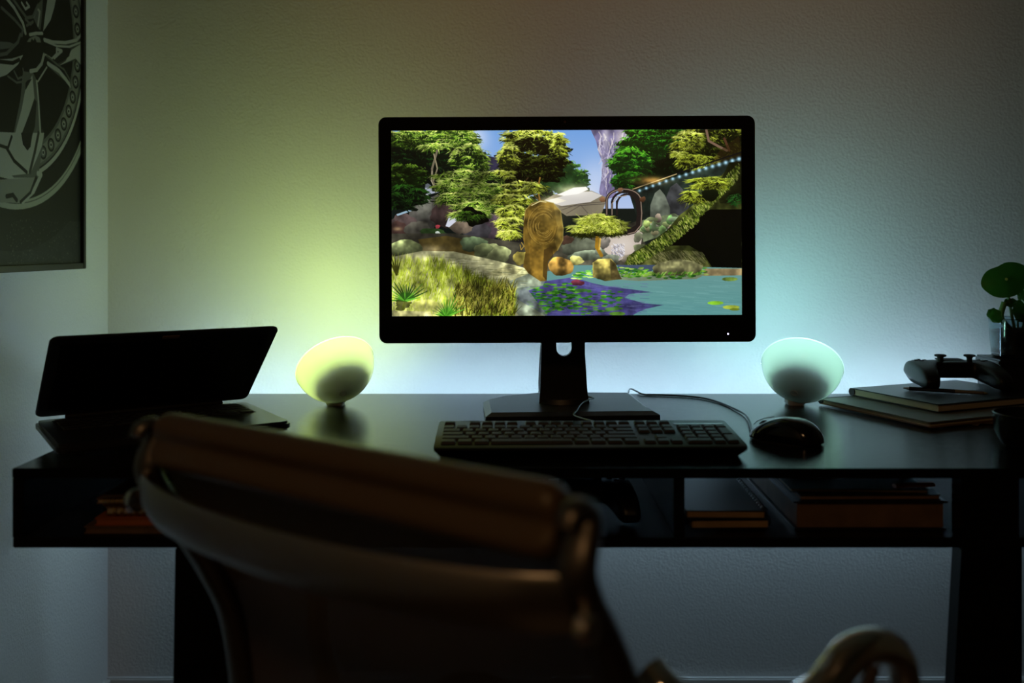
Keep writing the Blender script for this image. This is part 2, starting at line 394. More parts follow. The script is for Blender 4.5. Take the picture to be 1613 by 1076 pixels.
    p.glow(830, 345, 80, 26, (255, 240, 190), .7); p.glow(730, 385, 50, 18, (255, 235, 170), .6)
    # cableway
    p.line([(1050, 350), (1180, 300), (1350, 246), (1535, 186)], 4, (14, 16, 18))
    p.glow(1150, 303, 62, 16, (255, 190, 90), .75); p.line([(1070, 342), (1260, 277)], 3, (255, 222, 150), .8)
    for i in range(16):
        t = i/15; x = 1105+t*415; y = 345-t*130-math.sin(t*3.1)*6
        p.line([(x-12, y+4), (x+16, y-3)], 6, (40, 62, 62), .7); p.glow(x, y, 6+3*t, 6+3*t, (170, 225, 255), 1.0)
    # distant left rocks
    for cx, cy, rx, ry, c in ((230, 430, 80, 70, (86, 84, 78)), (200, 400, 40, 50, (112, 112, 102)), (290, 440, 60, 50, (66, 52, 50)), (120, 480, 60, 40, (74, 62, 60)), (100, 510, 40, 40, (58, 42, 38)), (180, 500, 50, 34, (72, 70, 62)), (490, 490, 60, 60, (70, 58, 66)), (420, 500, 60, 50, (58, 56, 60)), (560, 560, 60, 50, (30, 28, 28)), (360, 495, 46, 30, (104, 92, 78)), (240, 520, 60, 20, (40, 62, 30)), (620, 500, 60, 60, (36, 34, 30))):
        p.blob(cx, cy, rx, ry, c, fine=.6)
    p.poly([(295, 490), (310, 450), (350, 430), (340, 470), (310, 495)], (206, 210, 224)); p.poly([(90, 440), (160, 415), (160, 424), (95, 447)], (150, 178, 196))
    p.poly([(205, 300), (235, 320), (240, 345), (270, 348), (215, 360)], (200, 206, 226), .8)
    p.glow(95, 500, 18, 8, (230, 190, 120), .5); p.blob(262, 492, 9, 9, (190, 70, 80)); p.blob(262, 520, 12, 8, (190, 200, 190))
    # trees on the left
    p.tree(180, 200, 190, 90, 110, [(6, 18, 8), (14, 38, 14), (26, 62, 20), (40, 84, 30)], (6, 14, 8), 20, 4, .22)
    p.tree(210, 120, 190, 40, 90, LG2[:5], (12, 26, 10), 18, 3.5, .22); p.tree(330, 115, 90, 40, 60, LG2[1:], (20, 40, 12), 18, 3.5, .26, lit=.05)
    p.tree(400, 210, 70, 60, 60, LG2[1:], (12, 28, 10), 18, 3.5, .26, lit=.02); p.tree(120, 110, 80, 24, 30, LG2, (10, 24, 10), 16, 3)
    p.tree(250, 160, 60, 14, 14, LG2, (10, 26, 12), 20, 3.5)
    p.poly([(190, 240), (330, 240), (330, 330), (200, 330)], (8, 14, 14), .45, tex=.8)
    p.line([(262, 175), (240, 250), (240, 290), (256, 345)], 7, (112, 104, 84)); p.line([(248, 190), (262, 250), (246, 300)], 5, (142, 132, 104)); p.line([(240, 262), (236, 300), (255, 340)], 3, (180, 170, 140))
    p.tree(120, 285, 80, 52, 80, [(16, 34, 8), (36, 66, 14), (66, 104, 26), (108, 146, 40)], (10, 20, 6), 9, 4, .26, lit=-.05)
    p.tree(110, 365, 90, 44, 50, G[:3], (4, 10, 5), 20, 4)
    for cx, cy, rx, ry in ((395, 280, 130, 24), (350, 320, 90, 26), (450, 335, 90, 24), (380, 375, 110, 26), (440, 410, 90, 22), (400, 440, 70, 20)):
        p.tree(cx, cy, rx, ry, 44, LG2, (10, 20, 8), 22, 3.2, .26, droop=.4)
    p.blob(415, 452, 56, 34, (5, 8, 5), jag=.2); p.tree(415, 440, 60, 22, 12, LG2[:3], (5, 8, 5), 20, 3)
    # centre tree
    p.tree(655, 130, 105, 40, 70, Y[1:], (16, 24, 8), 17, 3.5, .24, lit=.02)
    DK2 = [(4, 7, 3), (10, 16, 5), (26, 34, 9), (74, 84, 22), (140, 154, 46), (196, 210, 90)]
    p.tree(665, 200, 125, 85, 150, DK2, (6, 9, 4), 16, 3.5, .2, lit=-.05); p.tree(660, 260, 110, 50, 70, DK2[:4], (4, 6, 3), 16, 3.5, .24)
    p.tree(560, 205, 34, 50, 26, Y[2:], (20, 26, 8), 17, 3.5, .4); p.tree(770, 150, 26, 44, 20, Y[2:], (20, 26, 8), 17, 3.5, .4); p.tree(545, 270, 30, 20, 10, Y[2:], (16, 22, 8), 17, 3.5, .4)
    p.line([(690, 290), (680, 340), (690, 385)], 5, (150, 112, 48)); p.line([(640, 290), (600, 340)], 4, (60, 46, 26)); p.line([(655, 300), (665, 360), (690, 388)], 3, (120, 90, 40))
    for cx, cy, rx, ry in ((620, 330, 80, 26), (570, 380, 66, 22), (575, 430, 50, 26), (565, 480, 46, 24), (560, 525, 34, 18)):
        p.tree(cx, cy, rx, ry, 26, Y[1:], (12, 18, 8), 20, 3.4, .3, droop=.5)
    # middle ground: terrace, waterfall, bonsai
    p.poly([(60, 520), (330, 520), (600, 560), (830, 560), (1100, 470), (1150, 640), (800, 690), (60, 640)], (58, 56, 46), tex=.6, fine=.5)
    p.poly([(180, 545), (300, 530), (440, 560), (520, 620), (200, 600)], (92, 78, 38), tex=.5, fine=.4)
    p.glow(230, 585, 60, 16, (210, 190, 140), .5)
    for cx, cy, rx, ry, c in ((410, 565, 50, 36, (74, 88, 62)), (500, 605, 62, 44, (112, 118, 80)), (450, 590, 40, 28, (92, 100, 66)), (605, 625, 26, 32, (120, 110, 52)), (850, 575, 80, 36, (74, 78, 64)), (800, 550, 26, 20, (90, 66, 52)), (880, 615, 70, 22, (84, 92, 76)), (960, 600, 40, 22, (88, 96, 84)), (840, 635, 32, 18, (124, 122, 70))):
        p.blob(cx, cy, rx, ry, c, fine=.5, light=.5)
    p.poly([(940, 545), (1000, 535), (1060, 530), (1120, 500), (1110, 570), (1060, 620), (1010, 640), (960, 600)], (196, 182, 168), tex=.12)
    for i in range(160):
        x = 985+rs.rand()*55; y = 565+rs.rand()*60; p.line([(x, y), (x+4, y+6)], 2.5, [(228, 226, 236), (110, 108, 124)][rs.randint(2)], .7)
    p.poly([(1110, 470), (1250, 440), (1300, 470), (1180, 540), (1120, 560)], (112, 124, 92), tex=.4, fine=.7)
    for i in range(24):
        x = 1120+rs.rand()*130; y = 455+rs.rand()*70; p.blob(x, y, 10+rs.rand()*14, 8+rs.rand()*12, (130+rs.randint(50), 140+rs.randint(50), 100+rs.randint(40)), light=.7)
    for cx, cy, rx, ry, c in ((985, 630, 40, 18, (92, 98, 84)), (1060, 628, 34, 16, (120, 112, 96)), (1112, 590, 30, 24, (84, 92, 60)), (1098, 540, 18, 22, (104, 108, 84)), (960, 560, 22, 26, (96, 92, 84))):
        p.blob(cx, cy, rx, ry, c, fine=.6, light=.5)
    p.glow(1030, 570, 60, 40, (235, 225, 215), .35)
    p.line([(928, 540), (925, 580), (945, 615)], 12, (128, 96, 28)); p.line([(940, 545), (936, 590)], 5, (176, 140, 52))
    p.blob(935, 512, 104, 22, (14, 20, 8), jag=.25)
    for cx, cy, rx, ry in ((870, 500, 56, 16), (1000, 505, 54, 16), (935, 498, 70, 18), (900, 470, 54, 14), (985, 478, 50, 14), (935, 455, 54, 14)): p.tree(cx, cy, rx, ry, 22, Y[1:], (22, 30, 10), 22, 3.2, .3, droop=.35, lit=.1)
    p.tree(930, 528, 96, 8, 14, Y[:2], (10, 14, 6), 16, 3)
    # ring frames
    for k, (dx, w) in enumerate(((0, 9), (22, 7), (42, 6), (-0, 3))):
        x0, x1 = 968+dx, 1108-dx*.35+(0 if k < 3 else 2)
        pts = [(x0, 445), (x0, 390)] + [((x0+x1)/2-(x1-x0)/2*math.cos(a), 385+dx*.5-46*math.sin(a)) for a in [i*math.pi/12 for i in range(13)]] + [(x1+4, 440), (x1, 490), (x1-24, 518-dx*.3), (1056, 526-dx*.4)]
        p.line(pts, w, (34, 28, 26) if k < 3 else (150, 130, 112))
    p.line([(990, 445), (990, 400), (1010, 372), (1050, 366)], 2.5, (168, 150, 130)); p.blob(1025, 342, 12, 9, (150, 110, 80)); p.blob(1118, 382, 12, 12, (90, 60, 40)); p.blob(950, 382, 14, 10, (110, 80, 56))
    # mossy trunk and cave
    p.poly([(1040, 650), (1060, 615), (1150, 560), (1220, 510), (1270, 450), (1330, 405), (1400, 330), (1470, 260), (1540, 220), (1540, 680), (1100, 680)], (60, 66, 28), tex=.7, fine=.8)
    p.poly([(1110, 655), (1170, 612), (1250, 590), (1330, 600), (1385, 640), (1400, 668), (1110, 672)], (86, 90, 44), tex=.5, fine=.8)
    p.poly([(1310, 470), (1400, 425), (1540, 425), (1540, 672), (1410, 672), (1370, 610), (1310, 575), (1220, 575), (1120, 640), (1060, 655), (1100, 610), (1220, 540)], (8, 9, 5), tex=.5)
    p.poly([(1480, 230), (1540, 225), (1540, 380), (1500, 400), (1440, 400), (1430, 330)], (30, 34, 14), tex=.6, fine=.7)
    MS = [(30, 44, 12), (70, 92, 22), (120, 138, 44), (176, 184, 92)]
    for i in range(1500):
        t = rs.rand(); x = 1050+t*300; y = 630-t*225+rs.rand()*46*(1+t*.6)-8+18*math.sin(t*3)
        c = MS[min(3, int(rs.rand()*2+2*(rs.rand() > .5)))]; p.seg(p.fx(x, y), p.fy(x, y), p.fx(x+4, y), p.fy(x, y+6), 1.6, c, .8)
    for i in range(600):
        t = rs.rand(); x = 1350+t*170; y = 400-t*170+rs.rand()*60; p.seg(p.fx(x, y), p.fy(x, y), p.fx(x+3, y), p.fy(x, y+6), 1.7, MS[rs.randint(4)], .7)
    p.tree(1380, 315, 80, 24, 30, Y[:5], (10, 14, 6), 30, 3, .3, droop=.3); p.tree(1340, 370, 50, 22, 16, Y[:5], (8, 12, 5), 26, 3, .3); p.blob(1400, 365, 40, 22, (14, 20, 8))
    p.fronds(1505, 385, 28, 22, 80, [(30, 90, 30), (60, 140, 50)], 12, 3)
    for i in range(300):
        x = 1170+rs.rand()*210; y = 610+rs.rand()*50; p.line([(x, y), (x-12, y-14)], 1.6, [(150, 150, 96), (70, 76, 36), (190, 184, 120)][rs.randint(3)], .7)
    # pond
    p.grad([(640, 700), (820, 655), (1010, 655), (1540, 670), (1540, 870), (620, 870)], (104, 150, 146), (92, 148, 148))
    p.poly([(1010, 655), (1180, 655), (1150, 685), (1020, 685)], (70, 84, 110), tex=.3); p.poly([(1375, 672), (1540, 672), (1540, 700), (1370, 702)], (172, 152, 108)); p.poly([(1020, 690), (1380, 695), (1340, 715), (1100, 722), (1000, 715)], (150, 152, 110), .7, tex=.3)
    p.poly([(600, 760), (680, 725), (830, 705), (900, 728), (960, 742), (1010, 748), (1150, 768), (1060, 776), (1040, 792), (1120, 815), (1205, 822), (1130, 838), (1100, 850), (1065, 870), (600, 870)], (70, 68, 122), tex=.35, fine=.4)
    for i in range(260):
        x = 720+rs.rand()*400; y = 730+rs.rand()*130; p.line([(x, y), (x+20+rs.rand()*26, y+2)], 1.5, [(58, 54, 108), (104, 104, 156), (120, 130, 170)][rs.randint(3)], .45)
    for i in range(90):
        x = 1120+rs.rand()*380; y = 720+rs.rand()*140; p.line([(x, y), (x+40+rs.rand()*60, y+4)], 2, [(120, 172, 170), (82, 134, 136)][rs.randint(2)], .35)
    LG = [(30, 92, 22), (56, 132, 30), (96, 172, 44), (150, 206, 70), (190, 226, 110)]
    for i in range(420):
        a = rs.rand()
        if a < .45: x = 830+rs.rand()*560; y = 690+rs.randn()*10+8*math.sin(x/60)
        elif a < .75: x = 640+rs.rand()*210; y = 730+rs.rand()*110
        else: x = 700+rs.rand()*330; y = 760+rs.rand()*100
        p.poly([(x+(7+rs.rand()*10)*math.cos(t), y+3.6*math.sin(t)) for t in [k*.785 for k in range(8)]], LG[rs.randint(3 if a > .45 else 5)], .85)
    for x, y, r_, c in ((1420, 815, 34, (140, 205, 50)), (1485, 833, 36, (176, 196, 70)), (1500, 842, 22, (120, 140, 40)), (990, 838, 32, (84, 132, 62)), (890, 818, 26, (110, 160, 80)), (1480, 716, 34, (150, 190, 80)), (1010, 858, 34, (90, 140, 50)), (860, 760, 30, (60, 110, 50))):
        p.poly([(x+r_*math.cos(t), y+r_*.24*math.sin(t)) for t in [k*.524 for k in range(12)]], c)
    p.blob(845, 728, 26, 13, (76, 34, 44), fine=.9)
    for cx, cy, rx, ry, c in ((775, 660, 52, 40, (108, 84, 40)), (1262, 668, 110, 32, (168, 166, 112))):
        p.blob(cx, cy, rx, ry, c, fine=.7, light=.5, jag=.06)
    p.poly([(908, 645), (930, 630), (985, 628), (1005, 650), (1022, 700), (1030, 714), (960, 722), (908, 705)], (126, 116, 60), tex=.4, fine=.8, light=.45)
    p.poly([(980, 630), (1003, 650), (1022, 700), (1030, 714), (985, 718)], (80, 68, 40), .7, fine=.6)
    for i in range(60):
        x = 1020+rs.rand()*340; p.line([(x, 690+rs.rand()*8), (x+8, 684+rs.rand()*6)], 3.5, LG[rs.randint(2, 5)], .8)
    # left bank: slab, boulders, grass
    p.blob(130, 582, 66, 38, (122, 132, 86), light=.6, fine=.6, jag=.05)
    p.poly([(60, 620), (200, 592), (330, 596), (450, 622), (560, 648), (640, 670), (700, 700), (690, 740), (620, 745), (540, 760), (600, 800), (720, 870), (60, 870)], (204, 202, 150), tex=.22, fine=.35, col2=(178, 178, 128))
    p.poly([(460, 690), (560, 650), (620, 668), (590, 690), (500, 700)], (120, 116, 78), .6, fine=.6)
    p.poly([(560, 720), (640, 690), (720, 700), (700, 740), (640, 760), (720, 865), (600, 865), (540, 790)], (112, 124, 110), .8, tex=.3, fine=.7)
    for i in range(70):
        x = 230+rs.rand()*380; y = 605+(x-230)*.16+rs.rand()*70; p.line([(x, y), (x+20+rs.rand()*30, y+rs.randn()*4)], 2, [(120, 122, 80), (232, 232, 190), (90, 96, 60)][rs.randint(3)], .6)
    GR = [(84, 92, 16), (138, 156, 30), (182, 204, 50), (212, 230, 78), (236, 246, 124)]
    for i in range(3600):
        x = 62+rs.rand()*520; ytop = 640+max(0, x-260)*.42; y = ytop+rs.rand()*(880-ytop)
        if rs.rand() < .25 and x < 200 and y > 800: continue
        lit = rs.rand()*.75+.42-max(0, x-280)*.0011-(.5-p.noise[min(617, int(p.fy(x, y))) if y < 864 else 617, min(1167, max(0, int(p.fx(x, y))))])*1.1; c = GR[int(np.clip(lit, 0, .99)*5)]
        l = 18+rs.rand()*26; dx = rs.randn()*8+4
        p.seg(p.fx(x, y), p.fy(x, y), p.fx(x+dx, y), p.fy(x, y-l), 1.5, c, .85, True)
    for i in range(700):
        x = 330+rs.rand()*250; y = 740+rs.rand()*125; p.seg(p.fx(x, y), p.fy(x, y), p.fx(x+rs.randn()*14+6, y), p.fy(x, y-22-rs.rand()*26), 1.6, [(40, 40, 10), (76, 74, 20), (150, 146, 50), (196, 190, 84)][rs.randint(4)], .85, True)
    for bx, by, n in ((130, 800, 16), (300, 868, 14), (90, 690, 5)):
        for i in range(n):
            a = R(-90+(i-n/2)*11); l = 60+rs.rand()*40
            p.seg(p.fx(bx, by), p.fy(bx, by), p.fx(bx+l*math.cos(a), by), p.fy(bx, by+l*math.sin(a)), 4, [(60, 130, 30), (100, 176, 50), (44, 90, 26)][rs.randint(3)] if by > 700 else (70, 72, 20), .95, True)
    p.blob(215, 830, 70, 32, (176, 172, 96), .6, fine=.5); p.poly([(60, 840), (230, 846), (240, 870), (60, 870)], (200, 196, 130), fine=.4)
    p.blob(115, 818, 40, 16, (40, 42, 14), .7, jag=.3)
    p.shade(.9)
    # carved boulder
    tot = [(622, 470), (628, 425), (655, 396), (700, 385), (745, 396), (775, 430), (786, 500), (784, 550), (762, 592), (735, 618), (722, 640), (716, 720), (690, 722), (640, 688), (618, 660), (628, 600), (618, 540)]
    p.poly(tot, (132, 106, 40), tex=.45, fine=.7, col2=(96, 76, 30)); p.line(tot[:9], 3, (178, 160, 84), .7); p.poly([(745, 400), (775, 430), (786, 500), (784, 550), (762, 592), (750, 560), (762, 500)], (150, 126, 58), .6, fine=.6); p.poly([(622, 470), (640, 430), (648, 520), (660, 640), (650, 690), (618, 660), (628, 600)], (84, 66, 26), .6, fine=.6); p.poly([(640, 560), (700, 600), (696, 715), (650, 692)], (120, 92, 34), .6, fine=.9)
    p.poly([(705, 590), (740, 575), (745, 620), (722, 640), (716, 720), (700, 700)], (60, 44, 20), .7)
    for i in range(60):
        a = rs.rand()*5; r_ = 18+rs.rand()*50; pts = [(702+r_*math.cos(a+k*.25)*1.0, 490+r_*1.25*math.sin(a+k*.25)) for k in range(5)]; p.line(pts, 2, [(182, 150, 70), (84, 62, 22)][rs.randint(2)], .5)
    p.line([(655, 405), (690, 388), (715, 392)], 3, (226, 214, 150)); p.line([(612, 560), (622, 575), (610, 590), (606, 570)], 3, (170, 140, 60))
    p.glow(760, 430, 70, 60, (255, 220, 140), .12)
    return p.image('display_picture')

def paint_print():
    # paint in wall coordinates; outlines are given as the places seen on the print
    y0, y1, z0, z1 = 1.25, 1.972, 1.004, 1.86; S = 900
    def Yof(x): return .912*F/(CX-x)
    def fx(x, y): return (Yof(x)-y0)*S
    def fy(x, y): return (z1-(ZC-(y-HY)*Yof(x)/F))*S
    p = Paint(int((y1-y0)*S), int((z1-z0)*S), fx, fy, (18, 20, 17)); rs = p.rng
    def A(x, y): return (x/5.008, y/5.008)                 # upper detail
    def B(x, y): return (x/5.008, 215+y/5.008)             # lower detail
    LT, MD, DK = (150, 152, 140), (84, 86, 78), (16, 17, 15)
    # ground behind the tyre
    h, w = p.a.shape[:2]
    p.a[int(h*.90):] = np.array((34, 36, 32))/255*(0.7+.6*p.fine[int(h*.90):, :, None])
    def circ(cy, cz, r0, r1, col, a0=0, a1=360, alpha=1):
        n = 90; pts = [((cy+r1*math.cos(R(a0+(a1-a0)*i/n))-y0)*S, (z1-cz-r1*math.sin(R(a0+(a1-a0)*i/n)))*S) for i in range(n+1)]
        pts += [((cy+r0*math.cos(R(a1+(a0-a1)*i/n))-y0)*S, (z1-cz-r0*math.sin(R(a1+(a0-a1)*i/n)))*S) for i in range(n+1)]
        ofx, ofy = p.fx, p.fy; p.fx, p.fy = (lambda x, y: x), (lambda x, y: y); p.poly(pts, col, alpha); p.fx, p.fy = ofx, ofy
    circ(1.705, 1.450, 0, .42, (20, 21, 18)); circ(1.705, 1.450, .328, .345, (140, 144, 128)); circ(1.705, 1.450, .333, .3345, (60, 60, 54))
    circ(1.70, 1.450, 0, .300, (12, 12, 11)); circ(1.70, 1.450, .283, .292, (150, 152, 138)); circ(1.70, 1.450, .238, .28, MD); circ(1.70, 1.450, .245, .274, (112, 114, 102))
    for i in range(46):
        a = R(i*7.8); r_ = .259; X = (1.70+r_*math.cos(a)-y0)*S; Y = (z1-1.450-r_*math.sin(a))*S
        for rr, c in ((12, DK), (8.5, MD), (5, LT), (2.6, DK)): p.seg(X, Y, X+.01, Y, rr, c)
    circ(1.70, 1.450, 0, .236, (9, 10, 9))
    # spokes seen on the print
    def pl(f, pts, c, a=1): p.poly([f(*q) for q in pts], c, a)
    def ln(f, pts, w, c): p.line([f(*q) for q in pts], w, c)
    pl(A, [(130, 560), (210, 570), (245, 640), (262, 900), (300, 1076), (250, 1400), (60, 1400), (-60, 1300), (50, 1076), (110, 780)], MD)
    pl(A, [(205, 590), (222, 770), (180, 900), (110, 1076), (60, 1076), (120, 860), (150, 700)], LT); pl(A, [(150, 640), (200, 620), (150, 710)], DK)
    pl(A, [(222, 780), (240, 800), (225, 1000), (200, 1076), (115, 1076), (180, 900)], (28, 30, 26)); ln(A, [(240, 640), (255, 800), (270, 1076)], 5, LT); ln(A, [(262, 720), (285, 1076)], 4, DK)
    pl(B, [(-80, -40), (120, -30), (130, 60), (170, 110), (190, 60), (210, -30), (300, -30), (280, 80), (190, 290), (-80, 320)], LT)
    pl(B, [(115, -30), (130, 60), (165, 108), (190, 80), (205, -30)], DK); ln(B, [(0, 90), (60, 190), (160, 280)], 6, DK); ln(B, [(255, -30), (225, 120), (185, 280)], 7, (50, 52, 46)); ln(B, [(-80, 60), (10, 90), (40, 0)], 5, DK)
    pl(B, [(-100, 340), (170, 325), (235, 318), (205, 400), (150, 500), (80, 520), (-100, 520)], (120, 122, 110)); ln(B, [(250, 290), (275, 300), (215, 430), (130, 510)], 9, LT); ln(B, [(235, 320), (190, 440), (110, 515)], 5, DK); ln(B, [(0, 470), (50, 460), (80, 500)], 7, DK)
    pl(A, [(300, 305), (380, 322), (470, 330), (560, 310), (600, 260), (600, 540), (560, 470), (400, 520), (340, 450)], (60, 62, 55))
    pl(A, [(520, 390), (600, 340), (600, 520), (550, 460), (410, 522), (470, 480)], LT); pl(A, [(310, 320), (380, 360), (510, 380), (500, 440), (450, 480), (380, 510), (310, 420)], (18, 19, 17))
    ln(A, [(300, 310), (370, 330), (470, 335), (560, 315), (600, 265)], 6, LT); ln(A, [(300, 320), (400, 362), (500, 368), (600, 330)], 4, LT); ln(A, [(380, 455), (440, 400), (400, 385), (400, 420)], 6, LT); ln(A, [(310, 430), (360, 462), (400, 420)], 4, LT)
    pl(A, [(320, 490), (400, 520), (480, 610), (510, 680), (440, 620), (330, 520)], MD); ln(A, [(330, 500), (420, 560), (510, 675)], 8, LT); ln(A, [(325, 530), (470, 650)], 4, DK); ln(A, [(455, 540), (500, 620), (520, 700)], 4, MD); ln(A, [(320, 530), (250, 640)], 4, LT); ln(A, [(320, 440), (420, 520), (460, 550)], 4, MD)
    pl(A, [(290, 250), (300, 130), (310, -40), (400, -40), (380, 60), (350, 160)], LT); pl(A, [(270, 230), (290, 90), (300, -40), (330, -40), (305, 130), (290, 250)], DK); pl(A, [(205, 125), (250, 30), (290, -20), (285, 90), (270, 240), (250, 220)], MD); ln(A, [(250, 200), (265, 90), (240, 60), (215, 130)], 5, LT)
    ln(A, [(-20, -40), (60, 60), (130, 180), (150, 260)], 7, LT); ln(A, [(30, -40), (100, 60), (160, 140), (210, 130), (250, 40)], 6, MD); ln(A, [(-40, 60), (60, 150), (130, 230), (120, 280)], 6, MD); ln(A, [(120, 20), (150, 70), (180, 50), (160, 20)], 5, LT); ln(A, [(150, 150), (190, 190), (210, 170), (160, 200)], 5, MD)
    pl(A, [(-140, 470), (40, 460), (135, 430), (90, 510), (0, 590), (-140, 640)], LT); ln(A, [(-100, 480), (50, 495), (100, 470)], 6, DK); pl(A, [(-140, 320), (20, 330), (60, 345), (20, 380), (-140, 400)], MD); ln(A, [(-100, 440), (0, 420), (90, 330), (110, 270)], 6, MD); ln(A, [(60, 560), (90, 620), (140, 600), (130, 540)], 4, MD); ln(A, [(10, 600), (80, 650), (150, 640), (190, 590)], 4, MD)
    # hub
    hub = [(130+85+85*math.cos(t), 430+135*math.sin(t)) for t in [k*.2618 for k in range(24)]]
    pl(A, hub, DK); ln(A, [(190, 560), (240, 550), (280, 500), (298, 430)], 7, LT); ln(A, [(185, 272), (235, 262), (285, 262)], 6, LT)
    pl(A, [(160, 330), (180, 300), (230, 278), (265, 295), (275, 335), (215, 330)], (112, 114, 104)); pl(A, [(190, 330), (200, 305), (215, 320), (225, 300), (240, 330)], DK)
    # grit on the ground
    for i in range(260):
        x, y = rs.rand()*118, 345+rs.rand()*72; p.seg(p.fx(x, y), p.fy(x, y), p.fx(x, y)+.5, p.fy(x, y), .5+rs.rand()*1.1, (90, 92, 80), .25+.5*rs.rand())
    return p.image('print_picture'), (y0, y1, z0, z1)

def image_plane(name, co, m, parent):
    me = bpy.data.meshes.new(name); me.from_pydata([tuple(c) for c in co], [], [(0, 1, 2, 3)])
    uv = me.uv_layers.new(name='UVMap')
    for i, c in enumerate(((0, 0), (1, 0), (1, 1), (0, 1))): uv.data[i].uv = c
    me.materials.append(m); o = bpy.data.objects.new(name, me); COL.objects.link(o); o.parent = parent; return o

# ================================================================== THE ROOM
def st(name, dims, m): return tag(boxo(name, dims, m), kind='structure')
st('floor', (WALL_X-.1, 2.7, -2.3, WALL_Y+.1, -.1, 0), M['floor'])
st('ceiling', (WALL_X-.1, 2.7, -2.3, WALL_Y+.1, 2.6, 2.7), M['ceiling'])
st('wall_back', (WALL_X-.1, 2.7, WALL_Y, WALL_Y+.1, 0, 2.6), M['plaster'])
st('wall_left', (WALL_X-.1, WALL_X, -2.3, WALL_Y, 0, 2.6), M['plaster'])
st('wall_right', (2.6, 2.7, -2.3, WALL_Y, 0, 2.6), M['dim_wall'])
st('wall_front', (WALL_X-.1, 2.7, -2.3, -2.2, 0, 2.6), M['dim_wall'])
tag(boxo('baseboard_back', (WALL_X, 2.6, WALL_Y-.014, WALL_Y, 0, .078), M['skirting'], bev=.003), kind='structure')
tag(boxo('baseboard_left', (WALL_X, WALL_X+.014, -2.2, WALL_Y-.014, 0, .078), M['skirting'], bev=.003), kind='structure')

# ================================================================== THE DESK
DX0, DX1, DY0, DY1 = -.677, 1.02, 1.28, 1.93
SH0 = .6325                                     # underside of the shelf
t = thing('desk', 'long dark-stained wooden desk with an open shelf below its top', 'desk', (0, 0, 0))
boxo('desk_top', (DX0, DX1, DY0, DY1, DESK-.0135, DESK), M['desk'], t, bev=.0012)
boxo('shelf_board', (DX0, DX1, DY0+.002, DY1-.02, SH0, SH0+.0135), M['shelf'], t, bev=.0012)
boxo('side_panel', (DX0, DX0+.0145, DY0+.001, DY1-.02, SH0+.0135, DESK-.0135), M['desk'], t, bev=.001)
boxo('side_panel', (DX1-.0145, DX1, DY0+.001, DY1-.02, SH0+.0135, DESK-.0135), M['desk'], t, bev=.001)
boxo('back_panel', (DX0+.0145, .2135, DY1-.026, DY1-.021, SH0+.0137, .717), M['shelf'], t)
boxo('back_panel', (.390, DX1-.0145, DY1-.026, DY1-.021, SH0+.0137, .716), M['shelf'], t)
boxo('divider', (.2135, .228, DY0+.003, DY1-.03, SH0+.0135, DESK-.0135), M['desk'], t, bev=.001)
def leg(x0, x1, y0, y1, dxb):
    bm = bmesh.new(); box(bm, x0, x1, y0, y1, 0, SH0, bev=.002)
    for v in bm.verts: v.co.x += dxb*(SH0-v.co.z)/SH0
    finish('leg', bm, M['desk'], t)
leg(-.458, -.381, 1.28, 1.31, -.009); leg(.600, .677, 1.279, 1.31, -.034)
boxo('leg', (-.66, -.60, 1.86, 1.89, 0, SH0), M['desk'], t, bev=.002); boxo('leg', (.93, .99, 1.86, 1.89, 0, SH0), M['desk'], t, bev=.002)
# front face of the shelf behind the right leg runs up to the top
boxo('upright', (.600, .677, DY0+.0005, DY0+.03, SH0+.0135, DESK-.0135), M['desk'], t)

# light bar behind the desk (its light is strip_light)
t = thing('light_bar', 'slim glowing light tube fixed behind the back edge of the desk', 'light', (.16, 1.93, .70))
for bx in (-.70, 0, .70): boxo('bracket', (bx-.01, bx+.01, .001, .066, -.012, -.008), M['matte'], t)
bm = bmesh.new(); tube(bm, [(-.90, .075, 0), (.88, .075, 0)], .009, 12); finish('glowing_tube', bm, emis('bar_glow', TUBE_COL, TUBE_E), t, smooth=True)

# ================================================================== MONITOR
MX, MY = .0885, 1.63
t = thing('monitor', 'wide black all-in-one monitor showing a jungle pond scene', 'monitor', (MX, 1.76, DESK))
pan = bmesh.new(); prism(pan, rrect(-.3228, .3228, -.194, .194, .013), 0, .030, bev=.003)
case = finish('casing', pan, M['gloss'], t, smooth=True)
case.location = (0, MY-1.76, 1.0675-DESK); case.rotation_euler = (R(90), R(-.25), 0)
# casing local: x right, y up, z toward the camera
case.data.transform(Matrix.Translation((0, 0, -.030)))
back = bmesh.new(); prism(back, rrect(-.22, .22, -.13, .13, .03), -.055, -.030, bev=.01); finish('back_cover', back, M['matte'], case, smooth=True)
im = paint_display()
sm = bpy.data.materials.new('lit_display'); tt = nt(sm); b = tt.nodes['Principled BSDF']; ti = tt.nodes.new('ShaderNodeTexImage'); ti.image = im
tt.links.new(ti.outputs[0], b.inputs['Emission Color']); b.inputs['Emission Strength'].default_value = 1.0; b.inputs['Base Color'].default_value = (0, 0, 0, 1); b.inputs['Roughness'].default_value = .3
sx0, sx1 = (616.5-893)/920.2, (1167.5-893)/920.2; sy1, sy0 = (361.5-205)/920.2, (361.5-497)/920.2
image_plane('screen', [(sx0, sy0, .0006), (sx1, sy0, .0006), (sx1, sy1, .0006), (sx0, sy1, .0006)], sm, case)
bm = bmesh.new(); lathe(bm, [(0, .0008), (.0022, .0008), (.0022, -.001)], 16, Matrix.Translation((-.003, .184, 0))); finish('webcam', bm, mat('lens', (.05, .03, .03), .1), case)
bm = bmesh.new(); lathe(bm, [(0, .0014), (.0014, .001), (.0016, -.001)], 16, Matrix.Translation((.2745, -.180, 0))); tag(finish('power_light', bm, M['pin'], case), 'small glowing white power light')
